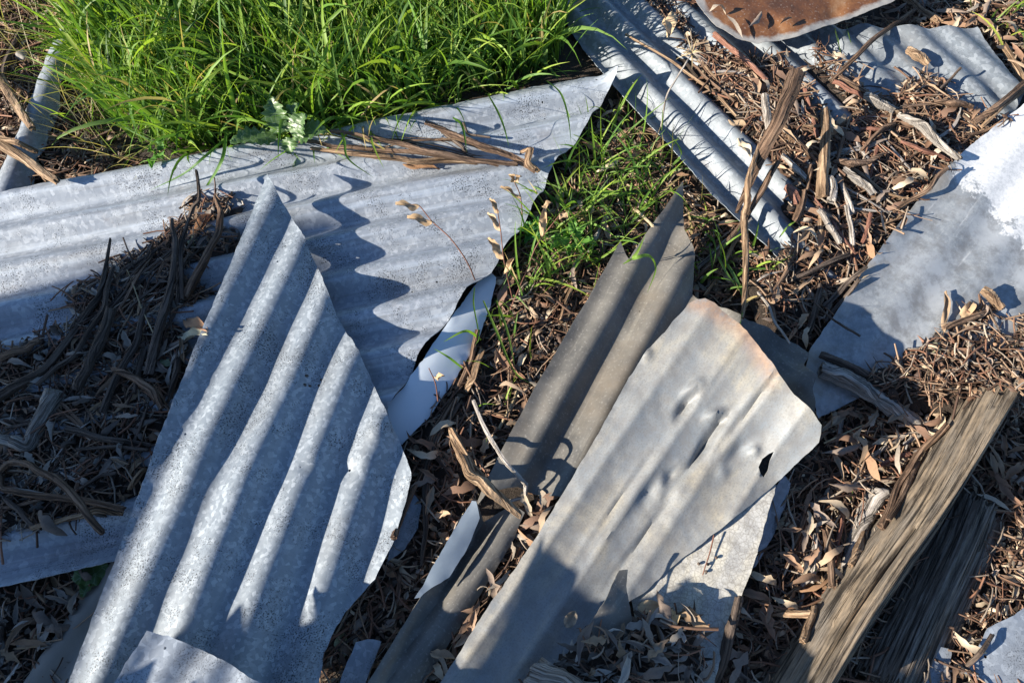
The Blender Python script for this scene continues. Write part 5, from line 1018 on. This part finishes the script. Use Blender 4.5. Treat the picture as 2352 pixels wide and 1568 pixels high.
def thistlemat():
    t = NT('variegated_thistle_leaf'); uv = t.mapped((1, 1, 1))
    d = t.n('TexVoronoi', {'Vector': uv, 'Scale': 75.0}, feature='DISTANCE_TO_EDGE').outputs[0]
    c = t.mix(t.ramp(d, (.01, .8), (.055, 0.0)), t.ramp(t.noise(uv, 60.0), (.3, (.055, .12, .035)), (.7, (.11, .19, .055))), (.17, .25, .14))
    bs = t.n('BsdfPrincipled', {'Base Color': c, 'Roughness': .4, 'Normal': t.bump(d, .5, .002)}); tr = t.n('BsdfTranslucent', {'Color': c}); mx = t.n('MixShader', {'Fac': .25, 1: bs.outputs[0], 2: tr.outputs[0]})
    t.t.links.new(mx.outputs[0], t.out.inputs[0]); return t.m
M['thistle'] = thistlemat()
def plant(name, loc, label, cat='plant', group=None): e = empty(name, loc); return tag(e, label, cat, group)
def childify(o, e): o.parent = e; o.matrix_parent_inverse = Matrix.Translation(-Vector(e.location)); return o
th = plant('milk_thistle', P(668, 300, .01), 'variegated thistle with white-veined spiny leaves at the grass edge', 'thistle')
for (bx, by, bz), (tx, ty, tz), w in (((676, 310, .09), (752, 300, .10), .062), ((672, 312, .09), (702, 262, .12), .06), ((668, 316, .09), (662, 354, .07), .042), ((640, 308, .08), (626, 222, .13), .058), ((636, 310, .07), (528, 326, .09), .058), ((650, 300, .08), (684, 236, .12), .045)):
    childify(outline_leaf('leaf', P(bx, by, bz), P(tx, ty, tz), w, 6, .38, 'thistle', (1, 1, 1), None, .25), th)
ne = plant('nettle', P(1310, 560, .01), 'small bright green nettle seedling beside the dark sheet left tip', 'nettle')
for a in range(9):
    c = P(1312, 555, .035); an = a*.75; r = .028+.012*(a % 3); childify(outline_leaf('leaf', c+Vector((.006*math.cos(an), .006*math.sin(an), .008*(a % 3))), c+Vector((r*math.cos(an), r*math.sin(an), .012*(a % 2)+.006*(a % 3))), .020, 5, .4, 'grass', (.13, .30, .05), None, .2), ne)
ne = plant('nettle', P(1225, 530, .01), 'dark green nettle seedling under the right end of the long sheet', 'nettle')
for a in range(7):
    c = P(1225, 535, .03); an = a*.95+.3; r = .03; childify(outline_leaf('leaf', c, c+Vector((r*math.cos(an), r*math.sin(an), .012*(a % 2)))+Vector((0, 0, .004)), .018, 5, .4, 'grass', (.06, .19, .05), None, .2), ne)
ne = plant('nettle', P(365, 350, .01), 'small nettle seedling at the long sheet rim by the grass edge', 'nettle')
for (bx, by), (tx, ty) in (((362, 345), (378, 315)), ((360, 352), (346, 384)), ((366, 350), (374, 364)), ((358, 348), (340, 345))):
    childify(outline_leaf('leaf', P(bx, by, .05), P(tx, ty, .06), .022, 5, .3, 'grass', (.10, .24, .05), None, .25), ne)
wd = plant('broad_leaf_weed', P(205, 1320, .005), 'broad green leaf poking out under the long sheet, bottom left', 'weed')
childify(outline_leaf('leaf', P(250, 1300, .012), P(165, 1330, .02), .05, 4, .25, 'thistle', (1, 1, 1), None, .2), wd); childify(outline_leaf('leaf', P(230, 1305, .01), P(185, 1370, .015), .03, 5, .3, 'thistle', (1, 1, 1), None, .2), wd)
LT = (.40, .29, .18)
def seedling(label, stem, leaves, basez=None):
    pts = [P(x, y, z) for x, y, z in stem]; e = plant('dry_seedling', pts[0], label, 'seedling', 'dry seedlings with papery leaves')
    o = link('stem', tube_mesh('stem', pts, [.0013, .0008], sides=6, rough=.05, seed=3), M['bark_red']); childify(o, e)
    for (bx, by, bz), (tx, ty, tz), w in leaves: childify(outline_leaf('leaf', P(bx, by, bz), P(tx, ty, tz), w*random.uniform(.45, .75), random.choice((1, 2, 3)), random.uniform(.05, .3), 'leaf', tuple(np.array(LT)*random.uniform(.75, 1.1)), None, random.uniform(-.2, .7), asym=random.uniform(-.3, .3)), e)
seedling('dry seedling with two papery leaves arching over the long sheet', [(1092, 645, .03), (1072, 600, .10), (1035, 548, .14), (992, 508, .16), (962, 472, .17), (940, 471, .17)], [((962, 474, .17), (908, 466, .175), .026), ((992, 512, .16), (935, 497, .165), .026)])
seedling('dry upright seedling with four curled leaves at the long sheet edge', [(1178, 690, .01), (1158, 600, .10), (1150, 530, .16), (1142, 480, .2)], [((1150, 530, .16), (1120, 488, .17), .024), ((1157, 595, .10), (1122, 545, .12), .030), ((1158, 628, .08), (1182, 590, .10), .018), ((1145, 490, .19), (1125, 455, .2), .022)])
seedling('dry red-stemmed seedling left of the nettle', [(1172, 710, .005), (1210, 620, .06), (1235, 560, .10), (1288, 490, .15)], [((1285, 492, .15), (1305, 502, .15), .022), ((1245, 545, .1), (1254, 468, .16), .022), ((1245, 475, .16), (1268, 465, .165), .02)])
seedling('dry seedling with dark curled pods over the end of the long sheet', [(1200, 500, .05), (1195, 450, .10), (1180, 415, .15)], [((1182, 418, .15), (1170, 400, .16), .022), ((1182, 416, .15), (1198, 404, .16), .018), ((1196, 455, .10), (1150, 428, .12), .016)])
seedling('tiny dark seedling on the enamelled trim', [(1006, 922, .04), (1000, 880, .07), (985, 845, .10)], [((998, 865, .08), (1020, 862, .09), .018)])
th = plant('dry_thistle', P(1520, 294, .03), 'dry grey thistle stem with a spiky dead head over the bright sheet', 'thistle')
childify(link('stem', tube_mesh('stem', [P(1518, 300, .02), P(1530, 225, .09), P(1552, 184, .11), P(1580, 138, .13)], [.0022, .0018], sides=6, rough=.1, seed=5), M['wood_grey']), th)
c = P(1590, 122, .12)
for i in range(26):
    d = Vector((random.gauss(0, 1), random.gauss(0, 1), random.gauss(0, .6))).normalized(); l = random.uniform(.015, .045)
    childify(link('spike', tube_mesh('spike', [c, c+d*l*.6+Vector((0, 0, .003)), c+d*l], [.0016, .001, .0002], sides=4, rough=.1, seed=i, steps=2), M['straw' if i % 2 else 'wood_grey']), th)
sp = plant('seed_twig', P(1635, 1235, .1), 'small red seed-bearing twig on the cream crazed sheet', 'twig')
childify(link('stem', tube_mesh('stem', [hit(1640, 1228, .012), hit(1630, 1270, .008), hit(1620, 1300, .008), hit(1614, 1320, .003)], [.0012, .0008], sides=6, seed=4), M['bark_red']), sp)
for (x, y) in ((1645, 1280), (1605, 1294), (1622, 1312), (1626, 1295)):
    bm = bmesh.new(); bmesh.ops.create_icosphere(bm, subdivisions=2, radius=.0026); me = bpy.data.meshes.new('seed'); bm.to_mesh(me); bm.free(); o = link('seed', me, M['bark_dark']); o.location = hit(x, y, .004); childify(o, sp)
# a few leaves that the photograph shows apart on bare metal
def placed_leaf(a, b, w, col, label, bend=.5, lift=.006):
    p, q = hit(*a, lift), hit(*b, lift); o = outline_leaf('gum_leaf', p, q, w, 1, .0, 'leaf', col, None, bend); recentre(o); tag(o, label, 'leaf')
placed_leaf((437, 538), (495, 490), .022, (.33, .18, .10), 'orange-brown gum leaf on the mulch beside the brown curved strip')
placed_leaf((410, 772), (475, 766), .022, (.46, .45, .34), 'pale cream gum leaf against the central sheet edge')
placed_leaf((425, 735), (475, 758), .026, (.36, .22, .14), 'brown curled leaf above the pale cream leaf')
placed_leaf((368, 829), (418, 838), .016, (.36, .40, .24), 'greenish gum leaf near the central sheet edge')
placed_leaf((445, 580-40), (440, 570), .014, (.34, .36, .24), 'small greenish leaf on the bare patch of the long sheet')
placed_leaf((298, 652), (338, 672), .013, (.40, .33, .24), 'tan leaf in the middle of the left pile')
placed_leaf((925, 378), (1010, 388), .016, (.36, .22, .13), 'curled brown leaf below the bark bundle')
placed_leaf((2168, 763), (2172, 668), .012, (.30, .22, .15), 'curled dark leaf standing on the zinc sheet', .8, .012)
placed_leaf((2208, 730), (2235, 692), .018, (.42, .31, .20), 'tan curled leaf by the drift on the zinc sheet', .8, .012)
placed_leaf((2112, 803), (2165, 800), .018, (.45, .46, .30), 'pale green leaf at the shadow edge on the zinc sheet')
placed_leaf((1530, 42), (1538, 80), .024, (.55, .41, .25), 'bright tan leaf hanging near the rusty sheet, left of two', .3, .03)
placed_leaf((1545, 28), (1534, 86), .026, (.60, .46, .29), 'bright tan leaf hanging near the rusty sheet, right of two', .3, .035)
placed_leaf((1695, 318), (1724, 360), .018, (.52, .44, .32), 'pale leaf in the third valley of the bright sheet')
placed_leaf((1672, 276), (1718, 295), .015, (.46, .34, .22), 'tan leaf resting between ribs of the bright sheet')
placed_leaf((780, 1515), (790, 1450), .022, (.45, .44, .26), 'yellow-green gum leaf at the lower corner of the central sheet')
placed_leaf((1580, 1392), (1602, 1450), .018, (.30, .19, .11), 'brown leaf standing at the shadow edge on the crazed sheet', .6, .02)
placed_leaf((1545, 1400), (1550, 1440), .016, (.50, .40, .25), 'bright curled leaf on the dark heap at the foot of the cream sheet', .8, .02)
placed_leaf((1465, 1392), (1530, 1400), .022, (.36, .28, .18), 'long curled leaf lying on the dark heap beside the torn flap', .6, .015)
placed_leaf((1300, 1440), (1322, 1402), .018, (.30, .25, .19), 'crumpled bark lump on the shaded foot of the cream sheet', .9, .02)

# ------------------------------------------------------------------ added out of frame, unseen: the fence that shades the left side
def blocker():
    top = [P(604, 485, .10), P(176, 1560, .12)]; k = 4.6; a, b = [q-SUND*k for q in top]; d = (b-a); d.z = 0; d.normalize(); b = b+d*1.2
    e = plant('shade_blocker', Vector((a.x, a.y, 0)), 'added unseen corrugated shade fence standing out to the left', 'blocker')
    n = 60
    V, F = [], []
    for i in range(n+1):
        p = a.lerp(b, i/n); o = Vector((-d.y, d.x, 0))*.009*math.cos(i*math.pi/2)
        V += [(p.x+o.x, p.y+o.y, 0), (p.x+o.x, p.y+o.y, p.z)]
    F = [(2*i, 2*i+2, 2*i+3, 2*i+1) for i in range(n)]
    me = bpy.data.meshes.new('panel'); me.from_pydata(V, [], F); o = link('panel', me, M['galv_small']); md = o.modifiers.new('t', 'SOLIDIFY'); md.thickness = .002; childify(o, e)
    for f in (0.02, .5, .98):
        p = a.lerp(b, f)-Vector((-d.y, d.x, 0))*.06; childify(link('post', tube_mesh('post', [Vector((p.x, p.y, 0)), Vector((p.x, p.y, p.z-.02))], [.04, .04], sides=10, rough=.03, seed=2), M['timber_grey']), e)
blocker()

def torn(tgt, z, k, label, props):
    """unseen ragged sheet on posts, added out of frame to cast a shadow"""
    V = [P(x, y, z)-SUND*k for x, y in tgt]; me = bpy.data.meshes.new('shadow_sheet'); me.from_pydata(V, [], [list(range(len(V)))])  # outline is the wanted shadow, projected back along the sun
    e = plant('shadow_sheet', Vector((V[0].x, V[0].y, 0)), label, 'metal sheet'); cen = sum(V, Vector())/len(V)
    o = link('panel', me, M['galv_small']); md = o.modifiers.new('t', 'SOLIDIFY'); md.thickness = .0015; childify(o, e)
    for i in props: p = V[i].lerp(cen, .12); childify(link('post', tube_mesh('post', [Vector((p.x, p.y, 0)), Vector((p.x, p.y, p.z-.004))], [.02, .02], sides=8, rough=.04, seed=i), M['timber_grey']), e)
torn([(1222, 1232), (1238, 1300), (1285, 1330), (1298, 1395), (1345, 1405), (1470, 1385), (1515, 1345), (1560, 1390), (1588, 1372), (1600, 1445), (1690, 1475), (1760, 1500), (1900, 1500), (2100, 1720), (900, 1760), (1090, 1460), (1185, 1300)], .075, .92,
     'added unseen sheet on posts, cut to cast shade, beyond the bottom left corner', (14, 13, 11))
torn([(392, 1500), (430, 1468), (482, 1430), (510, 1406), (532, 1390), (542, 1413), (544, 1478), (572, 1470), (618, 1438), (624, 1463), (634, 1530), (662, 1518), (710, 1480), (720, 1513), (728, 1558), (792, 1598), (772, 1758), (342, 1758), (312, 1598)], .105, .80,
     'smaller added unseen sheet on posts, cut to cast shade, beyond the left edge', (18, 17, 16))
def settle_labels():
    by = {}
    for o in COL.objects:
        if o.parent is None and o.get('label') and o.get('category') and o.get('group'): by.setdefault(o['label'], []).append(o)
    ORD = ['leftmost', 'second from left', 'third from left', 'fourth from left', 'fifth from left', 'sixth from left', 'seventh from left', 'eighth from left', 'ninth from left']
    for lab, os_ in by.items():
        n = len(os_)
        if not 1 < n <= 10: continue
        os_.sort(key=lambda o: px_of(np.array([o.location[:2]]), o.location.z)[0][0])
        for i, o in enumerate(os_):
            w = ('rightmost' if i == n-1 else ORD[i]); new = f'{lab}, {w}'
            if len(new.split()) <= 16: o['label'] = new
settle_labels()
